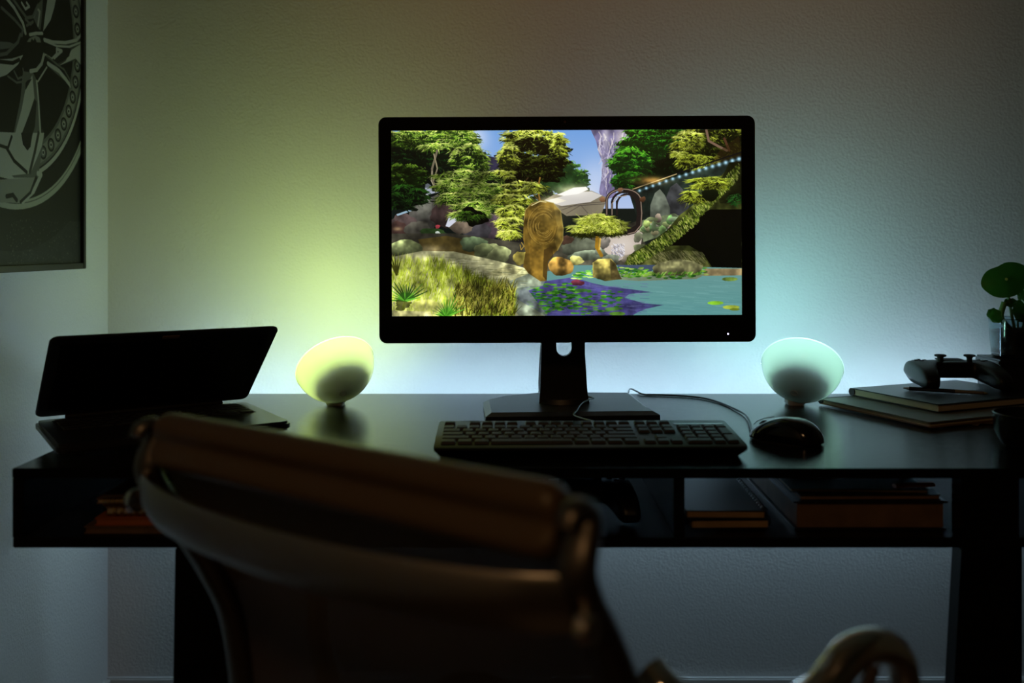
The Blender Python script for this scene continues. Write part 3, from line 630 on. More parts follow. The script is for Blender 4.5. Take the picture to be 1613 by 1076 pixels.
# neck
ny = 1.745-1.76
def nx(px): return (px-889)*1.744/F
out = [(nx(850), .012), (nx(851), .03), (nx(853), .10), (nx(855), .25), (nx(877), .25), (nx(877), .125)]
cx_, rr_ = nx(889), (nx(901)-nx(877))/2
out += [(cx_-rr_*math.cos(a), .112-rr_*math.sin(a)) for a in [math.pi*i/12 for i in range(13)]]
out += [(nx(901), .125), (nx(901), .25), (nx(920), .25), (nx(922), .10), (nx(926), .03), (nx(929), .012)]
bm = bmesh.new(); prism(bm, out, -.011, .011, bev=.002)
nk = finish('neck', bm, M['standplastic'], t, smooth=True, loc=(0, ny, 0), rot=(R(90), 0, 0))
boxo('mount_plate', (-.06, .06, -.072, -.02, .19, .30), M['matte'], t, bev=.004)
bm = bmesh.new(); lathe(bm, [(0, .018), (.042, .018), (.045, .012), (.047, .008)], 40, Matrix.Diagonal((1, .5, 1, 1))); finish('neck_collar', bm, M['standplastic'], t, smooth=True, loc=(0, ny, .002))
# base plate: chamfered trapezoid
bp = [(-.158, -.108), (.152, -.104), (.145, -.06), (.150, .13), (-.105, .13), (-.165, .03), (-.155, -.09)]
bp = [PZ(*q, DESK+.006)[:2] for q in ((765, 657), (1040, 654), (1022, 644), (994, 621.5), (850, 621.0), (790, 627), (761, 634))]
bp = [(x-MX, y-1.76) for x, y in bp]
cxb = sum(q[0] for q in bp)/7; cyb = sum(q[1] for q in bp)/7
bm = bmesh.new(); lo = [bm.verts.new((x, y, 0)) for x, y in bp]; mi = [bm.verts.new((x, y, .006)) for x, y in bp]; hi = [bm.verts.new((cxb+(x-cxb)*.93, cyb+(y-cyb)*.90, .0115)) for x, y in bp]
for a, b2 in ((lo, mi), (mi, hi)):
    for i in range(7): bm.faces.new((a[i], a[(i+1) % 7], b2[(i+1) % 7], b2[i]))
bm.faces.new(lo); bm.faces.new(hi); finish('base', bm, M['standplastic'], t)
tag(tubeo('cable', [P(855, 520, 1.80), P(852, 560, 1.80), P(850, 600, 1.80), P(850.5, 616, 1.82), (.0480, 1.87, .759), (.0495, 1.935, .755), (.050, 1.962, .742), (.046, 1.975, .718), (.046, 1.975, .66)], .0023, M['cable']), 'black power cable running down beside the monitor neck', 'cable')

# ================================================================== KEYBOARD
t = thing('keyboard', 'wide black computer keyboard lying in front of the monitor', 'keyboard', (.105, 1.412, DESK), R(1.2))
bm = bmesh.new(); hw = .2215
sec = [(-.058, 0), (-.075, .0125), (-.0755, .0155), (-.072, .0175), (.070, .0275), (.0755, .0255), (.0755, .022), (.068, 0)]
rows = []
for x, ins in ((-hw+.012, .0), (-hw, .0)):
    rows.append([(x if z > .006 else -hw+.012, y, z) for y, z in sec])
rows = [[(-hw+.010 if z < .006 else -hw, y, z) for y, z in sec], [(-hw+.014, y, z) for y, z in sec], [(hw-.014, y, z) for y, z in sec], [(hw-.010 if z < .006 else hw, y, z) for y, z in sec]]
vs = loft(bm, rows, True); bm.faces.new(vs[0]); bm.faces.new(vs[-1])
bmesh.ops.bevel(bm, geom=[e for e in bm.edges if e.calc_length() < .03 and abs(e.verts[0].co.x-e.verts[1].co.x) < 1e-5 and abs(e.verts[0].co.x) > hw-.001], offset=.002, segments=2, affect='EDGES')
finish('keyboard_body', bm, M['black'], t, smooth=True)
def kplane(y): return .0176+(y+.072)*(.010/.142)
U = .019; kcache = {}
def keymesh(w, d, h=.0045, tap=.0016):
    k = (round(w, 4), round(d, 4))
    if k in kcache: return kcache[k]
    b = bmesh.new(); bmesh.ops.create_cube(b, size=1)
    for v in b.verts:
        q = tap if v.co.z > 0 else 0; v.co = (v.co.x*2*(w/2-q), v.co.y*2*(d/2-q), (v.co.z+.5)*h)
    bmesh.ops.bevel(b, geom=b.edges[:], offset=.0006, segments=1, affect='EDGES')
    me = bpy.data.meshes.new('key'); b.to_mesh(me); b.free(); me.materials.append(M['key']); kcache[k] = me; return me
def key(par, x0, yc, wu, du=1, u=U, z=None, slope=True, h=.0045):
    o = bpy.data.objects.new('key', keymesh(wu*u-.0022, du*u-.0024, h)); COL.objects.link(o); o.parent = par
    o.location = (x0+wu*u/2, yc, kplane(yc) if z is None else z)
    if slope: o.rotation_euler = (math.atan(.010/.142), 0, 0)
KX = -.2135; ys = [.0475, .0215, .0025, -.0165, -.0355, -.0545]
for x in [0]+[2+i for i in range(4)]+[6.5+i for i in range(4)]+[11+i for i in range(4)]: key(t, KX+x*U, ys[0], 1, .8)
for i, w in enumerate([1]*13+[2]): key(t, KX+i*U, ys[1], w)
x = 0
for w in [1.5]+[1]*12+[1.5]: key(t, KX+x*U, ys[2], w); x += w
x = 0
for w in [1.75]+[1]*11+[2.25]: key(t, KX+x*U, ys[3], w); x += w
x = 0
for w in [2.25]+[1]*10+[2.75]: key(t, KX+x*U, ys[4], w); x += w
x = 0
for w in [1.25]*3+[6.25]+[1.25]*4: key(t, KX+x*U, ys[5], w); x += w
for r_, yy in ((0, ys[0]), (1, ys[1]), (2, ys[2])):
    for i in range(3): key(t, KX+(15.25+i)*U, yy, 1, .8 if r_ == 0 else 1)
key(t, KX+16.25*U, ys[4], 1)
for i in range(3): key(t, KX+(15.25+i)*U, ys[5], 1)
nx0 = 18.5
for i in range(4): key(t, KX+(nx0+i)*U, ys[1], 1)
for yy in (ys[2], ys[3], ys[4]):
    for i in range(3): key(t, KX+(nx0+i)*U, yy, 1)
key(t, KX+nx0*U, ys[5], 2); key(t, KX+(nx0+2)*U, ys[5], 1)
key(t, KX+(nx0+3)*U, (ys[2]+ys[3])/2, 1, 2); key(t, KX+(nx0+3)*U, (ys[4]+ys[5])/2, 1, 2)
boxo('lock_lights', (KX+nx0*U, KX+(nx0+4)*U, .042, .050, .0255, .0264), M['gloss'], t)
tag(tubeo('cable', [(.133, 1.487, .762), P(906, 655, 1.60), P(909, 646, 1.64), P(916, 636, 1.70), P(929, 629, 1.735), (.144, 1.770, .757), (.12, 1.805, .757), (.09, 1.86, .757), (.085, 1.938, .755), (.085, 1.963, .742), (.085, 1.978, .72), (.085, 1.975, .66)], .0016, M['greycable']), 'thin grey cord running from the keyboard over the monitor base', 'cable')

# ================================================================== MOUSE
mc = Vector((.413, 1.455, DESK)); mrot = R(52)
t = thing('mouse', 'glossy black computer mouse beside the keyboard', 'mouse', mc, mrot)
def mouse_mesh(z0, z1s, sc=1.0):
    bm = bmesh.new(); n = 36; rings = []
    L_, W_ = .057*sc, .033*sc
    for k in range(9):
        u = k/8; rr = math.cos(u*math.pi/2)**.62 if k < 8 else 0; zz = math.sin(u*math.pi/2)
        row = []
        for i in range(n):
            a = 2*math.pi*i/n; ca, sa = math.cos(a), math.sin(a)
            ex = abs(ca)**.85*(1 if ca > 0 else -1); ey = abs(sa)**.85*(1 if sa > 0 else -1)
            yl = ey*L_*rr; xw = ex*W_*rr*(1-.10*ey-.08*math.cos(2*a))
            hgt = .0385*(1-.25*((yl+.012)/.07)**2-.22*max(0, yl)/.055)
            row.append((xw, yl, z0+zz*(hgt-z0)))
        rings.append(row)
    rings[-1] = rings[-1]
    vs = loft(bm, rings, True); bm.faces.new(vs[0]); bmesh.ops.remove_doubles(bm, verts=bm.verts, dist=1e-5); return bm
finish('mouse_body', mouse_mesh(.004, 1), M['gloss'], t, smooth=True)
bm = bmesh.new(); prism(bm, [(.031*math.cos(a)*(.95), .054*math.sin(a)) for a in [i*math.pi/18 for i in range(36)]], 0, .006); finish('mouse_base', bm, M['matte'], t)
bm = bmesh.new(); lathe(bm, [(0, -.003), (.008, -.003), (.010, -.0015), (.010, .0015), (.008, .003), (0, .003)], 24, Matrix.Translation((0, .033, .0190)) @ Matrix.Rotation(R(90), 4, 'Y')); finish('scroll_wheel', bm, M['matte'], t, smooth=True)
bm = bmesh.new(); tube(bm, [(0, .018, .0365), (0, .035, .0318), (0, .046, .0265), (0, .052, .0205)], .0007, 6); finish('button_seam', bm, M['matte'], t)
e = mc+Matrix.Rotation(mrot, 3, 'Z') @ Vector((0, .054, .010))
tag(tubeo('cable', [e, PZ(1176, 655.5, DESK+.004), PZ(1150, 641, DESK+.002), PZ(1120, 630, DESK+.002), PZ(1090, 625, DESK+.002), PZ(1050, 622.5, DESK+.002), PZ(1015, 621.5, DESK+.002), (.247, 1.93, .7435), (.235, 1.958, .744), (.233, 1.975, .718), (.233, 1.975, .65)], .0018, M['cable']), 'black mouse cable curving back over the rear desk edge', 'cable')

# ================================================================== LAPTOP
LR = math.atan2(.552, .834)
t = thing('laptop', 'dark half-closed laptop overhanging the corner of the desk', 'laptop', (-.488, 1.726, DESK), LR)
LW, LD = .345, .235
bm = bmesh.new(); prism(bm, rrect(-LW, 0, -LD, 0, .014), .003, .018, bev=.004); finish('laptop_base', bm, M['laptop_deck'], t, smooth=True)
for x in (-.31, -.035):
    for y in (-.2, -.03): bm = bmesh.new(); lathe(bm, [(0, 0), (.006, 0), (.007, .004)], 16, Matrix.Translation((x, y, 0))); finish('rubber_foot', bm, M['matte'], t)
boxo('keyboard_recess', (-LW+.022, -.022, -.122, -.022, .0181, .0184), M['matte'], t)
lk = (LW-.044)/15.2
for r_ in range(5):
    x = .1
    for w in ([1]*13+[2], [1.5]+[1]*12+[1.5], [1.75]+[1]*11+[2.25], [2.25]+[1]*10+[2.75], [1.25]*3+[6.25]+[1.25]*4)[r_]:
        key(t, -LW+.022+x*lk, -.033-r_*lk, w, 1, u=lk, z=.0183, slope=False, h=.0022); x += w
boxo('touchpad', (-.215, -.125, -.205, -.140, .0181, .0186), mat('touchpad_surface', (.02, .02, .02), .2), t)
boxo('palm_button', (-.215, -.125, -.214, -.207, .0181, .0190), M['satin'], t)
bm = bmesh.new(); tube(bm, [(-.30, -.004, .020), (-.045, -.004, .020)], .005, 12); finish('hinge', bm, M['matte'], t, smooth=True)
lidl = .222
bm = bmesh.new(); prism(bm, rrect(-LW, 0, 0, lidl, .012), -.006, 0, bev=.0018)
lid = finish('lid', bm, M['matte'], t, smooth=True, loc=(0, -.004, .022), rot=(R(140.5), 0, 0))
bm = bmesh.new(); prism(bm, rrect(-LW+.016, -.016, .020, lidl-.018, .003), 0, .0006); finish('display', bm, M['laptop_screen'], lid)
bm = bmesh.new(); prism(bm, rrect(-LW/2-.013, -LW/2+.013, lidl-.0135, lidl-.0065, .001), 0, .0012); tag(finish('badge', bm, mat('badge_plate', (.26, .17, .13), .5), lid), 'small pinkish-brown plate over the webcam')

# ================================================================== BOWL LAMPS
def bowl_lamp(label, base_px, cpx, sgn, col, e):
    D = 1.80; c = P(cpx, 572, D); t = thing('table_lamp', label, 'lamp', (P(base_px, 637, D).x, D, DESK), 0, 'bowl lamps')
    n = Vector((.42*sgn if sgn < 0 else .30, .68, .64)).normalized(); q = n.to_track_quat('Z', 'Y').to_matrix().to_4x4()
    off = c-Vector(t.location); MT = Matrix.Translation(off) @ q; Rr = .0752
    prof = []
    for i in range(33):                       # pole to rim, rim a little above the equator
        a = R(-90+84*i/32); prof.append((Rr*math.cos(a)*(1.0), Rr*math.sin(a)))
    bm = bmesh.new(); lathe(bm, prof, 72, MT); finish('shade', bm, M['shell'], t, smooth=True)
    zr = Rr*math.sin(R(-6)); r1 = Rr*math.cos(R(-6))
    bm = bmesh.new(); lathe(bm, [(r1+.0001, zr-.0012), (r1+.0007, zr), (r1+.0006, zr+.0016), (r1-.0002, zr+.0026), (r1-.0014, zr+.0030)], 72, MT); finish('shade_rim', bm, M['rim'], t, smooth=True)
    hp = [(Rr*.84*math.cos(R(a)), Rr*.93*math.sin(R(a))) for a in range(-90, -51, 4)]+[(.0375, -.0545), (.034, -.0540), (0, -.0540)]
    bm = bmesh.new(); lathe(bm, hp, 48, MT); finish('lamp_housing', bm, M['housing'], t, smooth=True)
    bm = bmesh.new(); lathe(bm, [(.033, -.0539), (.032, -.0528), (.018, -.0512), (0, -.0508)], 32, MT); finish('light_source', bm, emis('lamp_glow', col, e), t, smooth=True)
    # the beam of the lamp's lens
    bl = bpy.data.lights.new('lamp_beam', 'AREA'); bl.shape = 'DISK'; bl.size = .03; bl.spread = R(110)
    bl.color, bl.energy = BEAM_A if sgn < 0 else BEAM_B
    bo = bpy.data.objects.new('lamp_beam_%s' % ('a' if sgn < 0 else 'b'), bl); COL.objects.link(bo); bo.location = Vector(t.location)+off-n*.028
    bo.rotation_euler = Vector((.24*sgn if sgn < 0 else .10, .86, .46)).to_track_quat('-Z', 'Y').to_euler()
    # foot and button
    fx_ = off.x+sgn*(-.004)
    bm = bmesh.new(); prism(bm, rrect(-.0165, .0165, -.017, .017, .007), 0, .0125, bev=.002)
    finish('foot', bm, M['lampbase'], t, smooth=True, loc=(0, 0, 0))
    u = Vector((.02*-sgn, -.78, -.62)).normalized() if True else None
    bn = (P(base_px+(12*-sgn if sgn < 0 else -2), 621, D-.05)-c).normalized()
    q2 = bn.to_track_quat('Z', 'Y').to_matrix().to_4x4(); MB = Matrix.Translation(off+bn*Rr*.996) @ q2
    bm = bmesh.new(); lathe(bm, [(.0052, -.001), (.0052, .0012), (.0064, .0014), (.0072, .0004), (.0072, -.002)], 28, MB)
    finish('button', bm, M['lampbase'], t, smooth=True)
    return t
bowl_lamp('glowing lime-green bowl lamp between the laptop and the monitor', 529, 526, -1, LAMP_A, LAMP_A_E)
bowl_lamp('glowing mint bowl lamp between the monitor and the notebooks', 1252, 1264, 1, LAMP_B, LAMP_B_E)

# ================================================================== PAPERS ON THE RIGHT
ad = Vector((.40, -.92, 0)).normalized(); bd = Vector((.92, .40, 0)).normalized(); ang = math.atan2(bd.y, bd.x)
FO = Vector((.572, 1.792, DESK))
def stacked(name, label, cat, org, z): return thing(name, label, cat, (org.x, org.y, z), ang)
# local: +x = bd, -y = ad (toward the camera)
t = stacked('envelope', 'crumpled kraft paper envelope poking out from under the folder', 'envelope', FO, DESK)
bm = bmesh.new(); rows = []
for i in range(9):
    rows.append([(.09+.016*j+.002*math.sin(i*1.7+j), -.275+.05*i*(.6)+(.010*math.sin(j*1.3) if i == 0 else 0), .0012+.0010*abs(math.sin(i*2.1+j*1.3))*(1 if i == 0 else .3)) for j in range(15)])
loft(bm, rows); bmesh.ops.solidify(bm, geom=bm.faces[:], thickness=.0006); en = finish('envelope_sheet', bm, M['kraft'], t)
t = stacked('folder', 'grey-green card folder stuffed with paper under the dark notebook', 'folder', FO, DESK+.0025)
FL, FW = .262, .33
bm = bmesh.new(); prism(bm, rrect(0, FW, -FL, 0, .004), 0, .0016); finish('back_cover', bm, M['brown_card'], t)
bm = bmesh.new(); prism(bm, rrect(.003, FW-.004, -FL+.004, -.001, .002), .0018, .0085); finish('page_block', bm, M['paper'], t)
bm = bmesh.new(); prism(bm, rrect(-.002, FW, -FL-.001, 0, .004), .0087, .0110, bev=.0007)
for v in bm.verts: v.co.z -= max(0, -v.co.x+.02)*.06
finish('front_cover', bm, M['folder'], t)
bm = bmesh.new(); tube(bm, [(.0, -.002, .0055), (FW-.005, -.002, .0055)], .0055, 12); finish('spine', bm, M['cover'], t, smooth=True)
NO = Vector((.640, 1.818, 0)); NZ = DESK+.0138
t = stacked('notebook', 'thick black-covered notebook on top of the folder', 'notebook', NO, NZ)
NL, NW = .208, .275
bm = bmesh.new(); prism(bm, rrect(0, NW, -NL, 0, .003), 0, .0016, bev=.0005); finish('back_cover', bm, M['cover'], t)
bm = bmesh.new(); prism(bm, rrect(.004, NW-.004, -NL+.004, -.003, .001), .0017, .0125); finish('page_block', bm, M['paper'], t)
bm = bmesh.new(); prism(bm, rrect(0, NW, -NL, 0, .003), .0127, .0147, bev=.0006); finish('front_cover', bm, M['cover'], t)
bm = bmesh.new(); tube(bm, [(.001, -.0006, .0073), (NW-.001, -.0006, .0073)], .0073, 16); finish('spine', bm, M['cover'], t, smooth=True)
NT = NZ+.0148
bm = bmesh.new(); tube(bm, [(.012, 0, .0042), (.138, 0, .0042)], .0036, 14)
pa, pb = PZ(1423, 611.5, NT+.004), PZ(1556, 619.5, NT+.004); pang = math.atan2(pb.y-pa.y, pb.x-pa.x); plen = (pb-pa).length
t = thing('pen', 'slim black ballpoint pen with a silver tip on the notebook', 'pen', (pa.x, pa.y, NT), pang)
bm.free(); bm = bmesh.new(); tube(bm, [(.010, 0, .0040), (plen*.62, 0, .0040)], .0036, 14); finish('barrel', bm, M['gloss'], t, smooth=True)
bm = bmesh.new(); tube(bm, [(plen*.62, 0, .0040), (plen-.006, 0, .0038)], [.0036, .0028], 14); finish('grip', bm, M['leather'], t, smooth=True)
bm = bmesh.new(); tube(bm, [(0, 0, .0040), (.004, 0, .0040), (.010, 0, .0040)], [.0012, .0018, .0030], 12); tag(finish('push_button', bm, M['chrome'], t, smooth=True), 'silver push button')
bm = bmesh.new(); tube(bm, [(plen-.006, 0, .0038), (plen, 0, .0036)], [.0026, .0008], 12); finish('tip', bm, M['brass'], t, smooth=True)

# ------------------------------------------------------------------ game controllers
def controller(label, loc, rz, scl=1.0, tilt=0, group='game controllers'):
    t = thing('game_controller', label, 'game controller', loc, rz, group); t.scale = (scl, scl, scl)
    # body: local x right, -y toward the grips, z up
    bm = bmesh.new(); n = 33; rows = []
    for i in range(n):
        u = -1+2*i/(n-1); x = u*.079; au = abs(u)
        g = min(1, max(0, (au-.40)/.24)); g = g*g*(3-2*g)
        endr = math.sqrt(max(.0, 1-((au-.88)/.12)**2)) if au > .88 else 1
        fy = -.020-.055*g*(.25+.75*endr)
        by = .030*(.45+.55*endr)
        top = .0465-.003*au*au-.020*(1-endr); zb_front = .016-.0155*g+.016*(1-endr); zb_back = .015+.008*(1-endr)
        row = []
        for (yy, zz) in ((by, zb_back+.004), (by+.003, (top+zb_back)/2), (by-.003, top-.003), (by*.4, top), (-.010, top-.001), (fy*.55-.008, top-.003-.004*g), (fy*.85, top-.008-.008*g), (fy, (top-.01*g+zb_front)/2), (fy*.90, zb_front+.003*(1-g)), (fy*.55, zb_front+.006*g), (-.006, .016-.010*g+.006*(1-endr)), (by*.6, zb_back)):
            row.append((x, yy, zz))
        rows.append(row)
    vs = loft(bm, rows, True); bm.faces.new(vs[0]); bm.faces.new(vs[-1])
    body = finish('controller_body', bm, M['black'], t, smooth=True); md = body.modifiers.new('s', 'SUBSURF'); md.levels = 1; md.render_levels = 2
    for sx in (-1, 1):
        bm = bmesh.new(); lathe(bm, [(0, -.006), (.0052, -.006), (.0045, .006), (.0060, .0085), (.0095, .0095), (.0098, .0118), (.0082, .0126), (.006, .0112), (0, .0105)], 28, Matrix.Translation((sx*.025, -.010, .0445)))
        finish('thumbstick', bm, M['matte'], t, smooth=True)
        bm = bmesh.new(); box(bm, sx*.050-.012, sx*.050+.012, .020, .034, .0335, .0430, bev=.003); finish('shoulder_button', bm, M['gloss'], t, smooth=True)
        bm = bmesh.new(); box(bm, sx*.050-.011, sx*.050+.011, .022, .040, .0205, .0320, bev=.004); finish('trigger', bm, M['gloss'], t, smooth=True)
    for dx, dy in ((0, .009), (0, -.009), (.009, 0), (-.009, 0)):
        bm = bmesh.new(); lathe(bm, [(0, .0020), (.0040, .0018), (.0044, 0), (.0044, -.003)], 20, Matrix.Translation((.052+dx, .010+dy, .0440))); finish('action_button', bm, M['gloss'], t, smooth=True)
        bm = bmesh.new(); box(bm, -.052+dx*.8-.0034, -.052+dx*.8+.0034, .010+dy*.8-.0034, .010+dy*.8+.0034, .0420, .0460, bev=.001); finish('direction_button', bm, M['gloss'], t, smooth=True)
    bm = bmesh.new(); box(bm, -.021, .021, -.001, .027, .0448, .0470, bev=.001); finish('touch_panel', bm, M['matte'], t)
    return t
c1 = controller('black game controller resting on the dark notebook beside the plant', (.842, 1.835, NT), R(-2), 1.10)
c2 = controller('black game controller standing on the shelf under the desk top', (.094, 1.400, SH0+.0135), R(3), 1.06)

# ------------------------------------------------------------------ plant on its box
PX, PY = .990, 1.880
t = thing('storage_box', 'dark lidded box under the potted plant', 'box', (PX, PY, DESK))
boxo('box_body', (-.057, .10, -.047, .045, 0, .068), M['cover'], t, bev=.002)
boxo('lid', (-.060, .103, -.050, .048, .0682, .080), M['cover'], t, bev=.003)
PT = DESK+.0802
t = thing('potted_plant', 'round-leaved green plant in a clear glass pot on the dark box', 'plant', (PX, PY, PT))
bm = bmesh.new(); lathe(bm, [(0, 0), (.040, 0), (.046, .004), (.049, .035), (.0515, .076), (.0530, .0775), (.0505, .0770), (.0480, .035), (.0445, .007), (.038, .004), (0, .004)], 56); finish('pot', bm, M['glass'], t, smooth=True)
bm = bmesh.new(); lathe(bm, [(0, .0045), (.040, .0045), (.0455, .010), (.0465, .030), (.0478, .052), (.030, .056), (0, .057)], 40); finish('soil', bm, M['soil'], t, smooth=True)
def leaf(cpx, cpy, d, rx, rz_, nrm, roll=0, cup=.0, vein=True, notch=.10):
    c = P(cpx, cpy, d)-Vector((PX, PY, PT)); nrm = Vector(nrm).normalized(); q = nrm.to_track_quat('Z', 'Y').to_matrix().to_4x4() @ Matrix.Rotation(R(roll), 4, 'Z')
    bm = bmesh.new(); ce = None; rings = []
    for k in range(1, 7):
        f = k/6; row = []
        for i in range(36):
            a = 2*math.pi*i/36; nn = 1-notch*math.exp(-((a-math.pi/2)/.30)**2)+.03*math.sin(3*a)
            row.append((rx*f*nn*math.cos(a), rz_*f*nn*math.sin(a), cup*f*f+.0016*math.sin(6*a)*f*f))
        rings.append(row)
    vs = loft(bm, rings, True); ce = bm.verts.new((0, 0, 0))
    for i in range(36): bm.faces.new((ce, vs[0][i], vs[0][(i+1) % 36]))
    bmesh.ops.solidify(bm, geom=bm.faces[:], thickness=.0007)
    bm.transform(Matrix.Translation(c) @ q); o = finish('leaf', bm, M['leaf'], t, smooth=True)
    if vein:
        bm = bmesh.new(); lathe(bm, [(0, .0012), (.0022, .0010), (.0028, .0002)], 14, Matrix.Translation(c+nrm*.0006) @ q); finish('leaf_centre', bm, M['vein'], o, smooth=True)
    return c
l1 = leaf(1585, 440, 1.862, .047, .034, (-.12, -.95, .28), 24, -.004)
l2 = leaf(1561, 500, 1.835, .018, .016, (.30, -.85, .45), 10, .010, False)
l3 = leaf(1592, 478, 1.87, .012, .010, (-.5, -.7, .5), 0, .004, False)
l4 = leaf(1609, 468, 1.90, .022, .013, (.3, -.6, .7), 30, .004, False)
l5 = leaf(1607, 492, 1.87, .026, .020, (.2, -.8, .5), 60, .003, False)
l6 = leaf(1640, 430, 1.90, .040, .034, (.4, -.8, .4), 0, -.004, True)
l7 = leaf(1650, 480, 1.85, .034, .028, (.5, -.7, .5), 40, .004, True)
for l, rr in ((l1, .0030), (l2, .0016), (l3, .0014), (l4, .0015), (l5, .0016), (l6, .002), (l7, .002)):
    bm = bmesh.new(); root = Vector((.2*l.x, .2*l.y, .052)); mid = (root*.5+l*.5)+Vector((.0, .004, .004))
    tube(bm, spline([root, mid, l+Vector((0, .002, -.001))], 6), rr, 8); finish('stem', bm, M['stem'], t, smooth=True)
bm = bmesh.new(); a0 = P(1577, 500, 1.87)-Vector((PX, PY, PT)); tube(bm, spline([(-.012, -.004, .05), a0, P(1582, 476, 1.87)-Vector((PX, PY, PT))], 6), .0056, 10); finish('trunk', bm, M['stem'], t, smooth=True)

# mug at the frame edge
t = thing('bowl', 'low dark ceramic bowl at the front of the desk beside the papers', 'bowl', (.772, 1.420, DESK))
bm = bmesh.new(); lathe(bm, [(0, 0), (.034, 0), (.044, .004), (.053, .022), (.0555, .049), (.0545, .0505), (.0525, .049), (.050, .022), (.040, .007), (0, .006)], 56); finish('bowl_body', bm, M['ceramic'], t, smooth=True)

# ================================================================== SHELF CONTENTS
SZ = SH0+.0136
def pad(name, label, cat, x0, x1, y0, y1, z, th, cov, page, rz=0, group=None, wire=None, rings=0, wire_side='front'):
    cx2, cy2 = (x0+x1)/2, (y0+y1)/2; w, d = (x1-x0)/2, (y1-y0)/2
    t = thing(name, label, cat, (cx2, cy2, z), R(rz), group); c = min(.0012, th*.15)
    bm = bmesh.new(); prism(bm, rrect(-w, w, -d, d, .003), 0, c); finish('back_cover', bm, cov, t)
    bm = bmesh.new(); prism(bm, rrect(-w+.002, w-.002, -d+.002, d-.002, .002), c+.0001, th-c-.0001); finish('page_block', bm, page, t)
    bm = bmesh.new(); prism(bm, rrect(-w, w, -d, d, .003), th-c, th); finish('front_cover', bm, cov, t)
    if wire:
        bm = bmesh.new()
        for i in range(rings):
            f = (i+.5)/rings
            for o_ in (-.0013, .0013):
                pts = []
                for k in range(13):
                    a = 2*math.pi*k/12
                    if wire_side == 'front': pts.append((-w+.01+(2*w-.02)*f+o_, -d+.001-.0055*math.cos(a), th/2+(th/2+.0022)*math.sin(a)))
                    else: pts.append((w-.001+.0055*math.cos(a), -d+.01+(2*d-.02)*f+o_, th/2+(th/2+.0022)*math.sin(a)))
                tube(bm, pts, .0007, 6)
        finish('spiral_binding', bm, wire, t, smooth=True)
    return t
z = SZ+.0002
pad('notebook', 'lowest brown notebook of the pile in the shelf below the laptop', 'notebook', -.590, -.370, 1.300, 1.445, z, .0095, M['brown_card'], M['brown_card'], 0, None); z += .0100
pad('book', 'orange-red book in the pile in the shelf below the laptop', 'book', -.578, -.365, 1.305, 1.450, z, .0100, M['orange_card'], M['orange_card'], 1); z += .0128
pad('notebook', 'spiral notebook with chunky gold rings on the orange-red book', 'notebook', -.566, -.365, 1.312, 1.450, z, .0100, M['brown_card'], M['paper'], 0, None, M['brass'], 18); z += .0138
pad('notebook', 'topmost spiral notebook with fine rings in the pile below the laptop', 'notebook', -.580, -.375, 1.315, 1.455, z, .0070, M['brown_card'], M['paper'], 0, None, M['brass'], 30); z += .0098
t = thing('headset', 'small black padded pouch on the pile below the laptop', 'pouch', (-.500, 1.40, z)); t.name = 'pouch'
bm = bmesh.new(); prism(bm, rrect(-.050, .060, -.040, .040, .022), 0, .016, bev=.006, seg=3); finish('pouch_body', bm, M['matte'], t, smooth=True)
bm = bmesh.new(); tube(bm, [(-.042, -.041, .009), (.05, -.041, .009)], .0012, 6); finish('zip', bm, M['satin'], t)
# middle compartment
z = SZ+.0002
pad('notebook', 'lower kraft-paged spiral pad beside the shelf divider', 'notebook', .240, .350, 1.315, 1.490, z+.0024, .0125, M['cover'], M['kraft'], 1.5, None, M['wire'], 14, 'side'); z += .0172
pad('notebook', 'grey-covered spiral pad, upper of the two beside the shelf divider', 'notebook', .238, .348, 1.312, 1.500, z, .0110, M['grey_cover'], M['kraft'], -1.5, None, M['wire'], 14, 'side')
t = thing('paper_sheet', 'pale sheet of paper on the shelf floor behind the spiral pads', 'paper', (.305, 1.68, SZ+.0002))
bm = bmesh.new(); prism(bm, rrect(-.070, .070, -.14, .14, .001), 0, .0012); finish('sheet', bm, M['white_card'], t)
# right compartment
z = SZ+.0002
t = thing('album', 'very thick dark album filling the shelf compartment beside the desk leg', 'album', (.49, 1.45, z))
bm = bmesh.new(); prism(bm, [(-.104, -.133), (.106, -.133), (.106, .16), (-.100, .16)], 0, .0022); finish('back_cover', bm, M['cover'], t)
bm = bmesh.new(); prism(bm, [(-.100, -.130), (.103, -.130), (.103, .155), (-.096, .155)], .0024, .0375, bev=.001); finish('page_block', bm, M['brown_card'], t)
bm = bmesh.new(); prism(bm, [(-.106, -.135), (.107, -.135), (.107, .16), (-.102, .16)], .0377, .0400); finish('front_cover', bm, M['cover'], t)
z += .0403
t = pad('magazine', 'dark magazine lying on the thick album in the shelf', 'magazine', .392, .590, 1.320, 1.50, z, .0075, M['cover'], M['brown_card'], 1); z += .0078
t = pad('magazine', 'thinner magazine, upper of the two on the thick album', 'magazine', .388, .580, 1.33, 1.52, z, .0050, M['grey_cover'], M['kraft'], -2); z += .0053
t = thing('flyer', 'shiny white folded leaflet on top of the magazines in the shelf', 'leaflet', (.445, 1.40, z), R(-8))
bm = bmesh.new(); loft(bm, [[(x, y, .0008+.006*max(0, (x+.0)/.05)**2*(1 if x > 0 else 0)) for x in [-.03+.01*i for i in range(8)]] for y in (-.02, 0, .02)]); bmesh.ops.solidify(bm, geom=bm.faces[:], thickness=.0004); finish('leaflet_sheet', bm, M['white_card'], t); t.name = 'leaflet'
t = thing('roll', 'short orange-brown leather strap end beside the desk leg', 'strap', (.565, 1.335, z), R(4)); t.name = 'strap'
bm = bmesh.new(); tube(bm, spline([(-.035, 0, .0035), (-.01, .002, .0040), (.010, .001, .0045), (.022, .004, .004)], 6), .006, 10, flat=.5); finish('strap_body', bm, M['orange_card'], t, smooth=True)

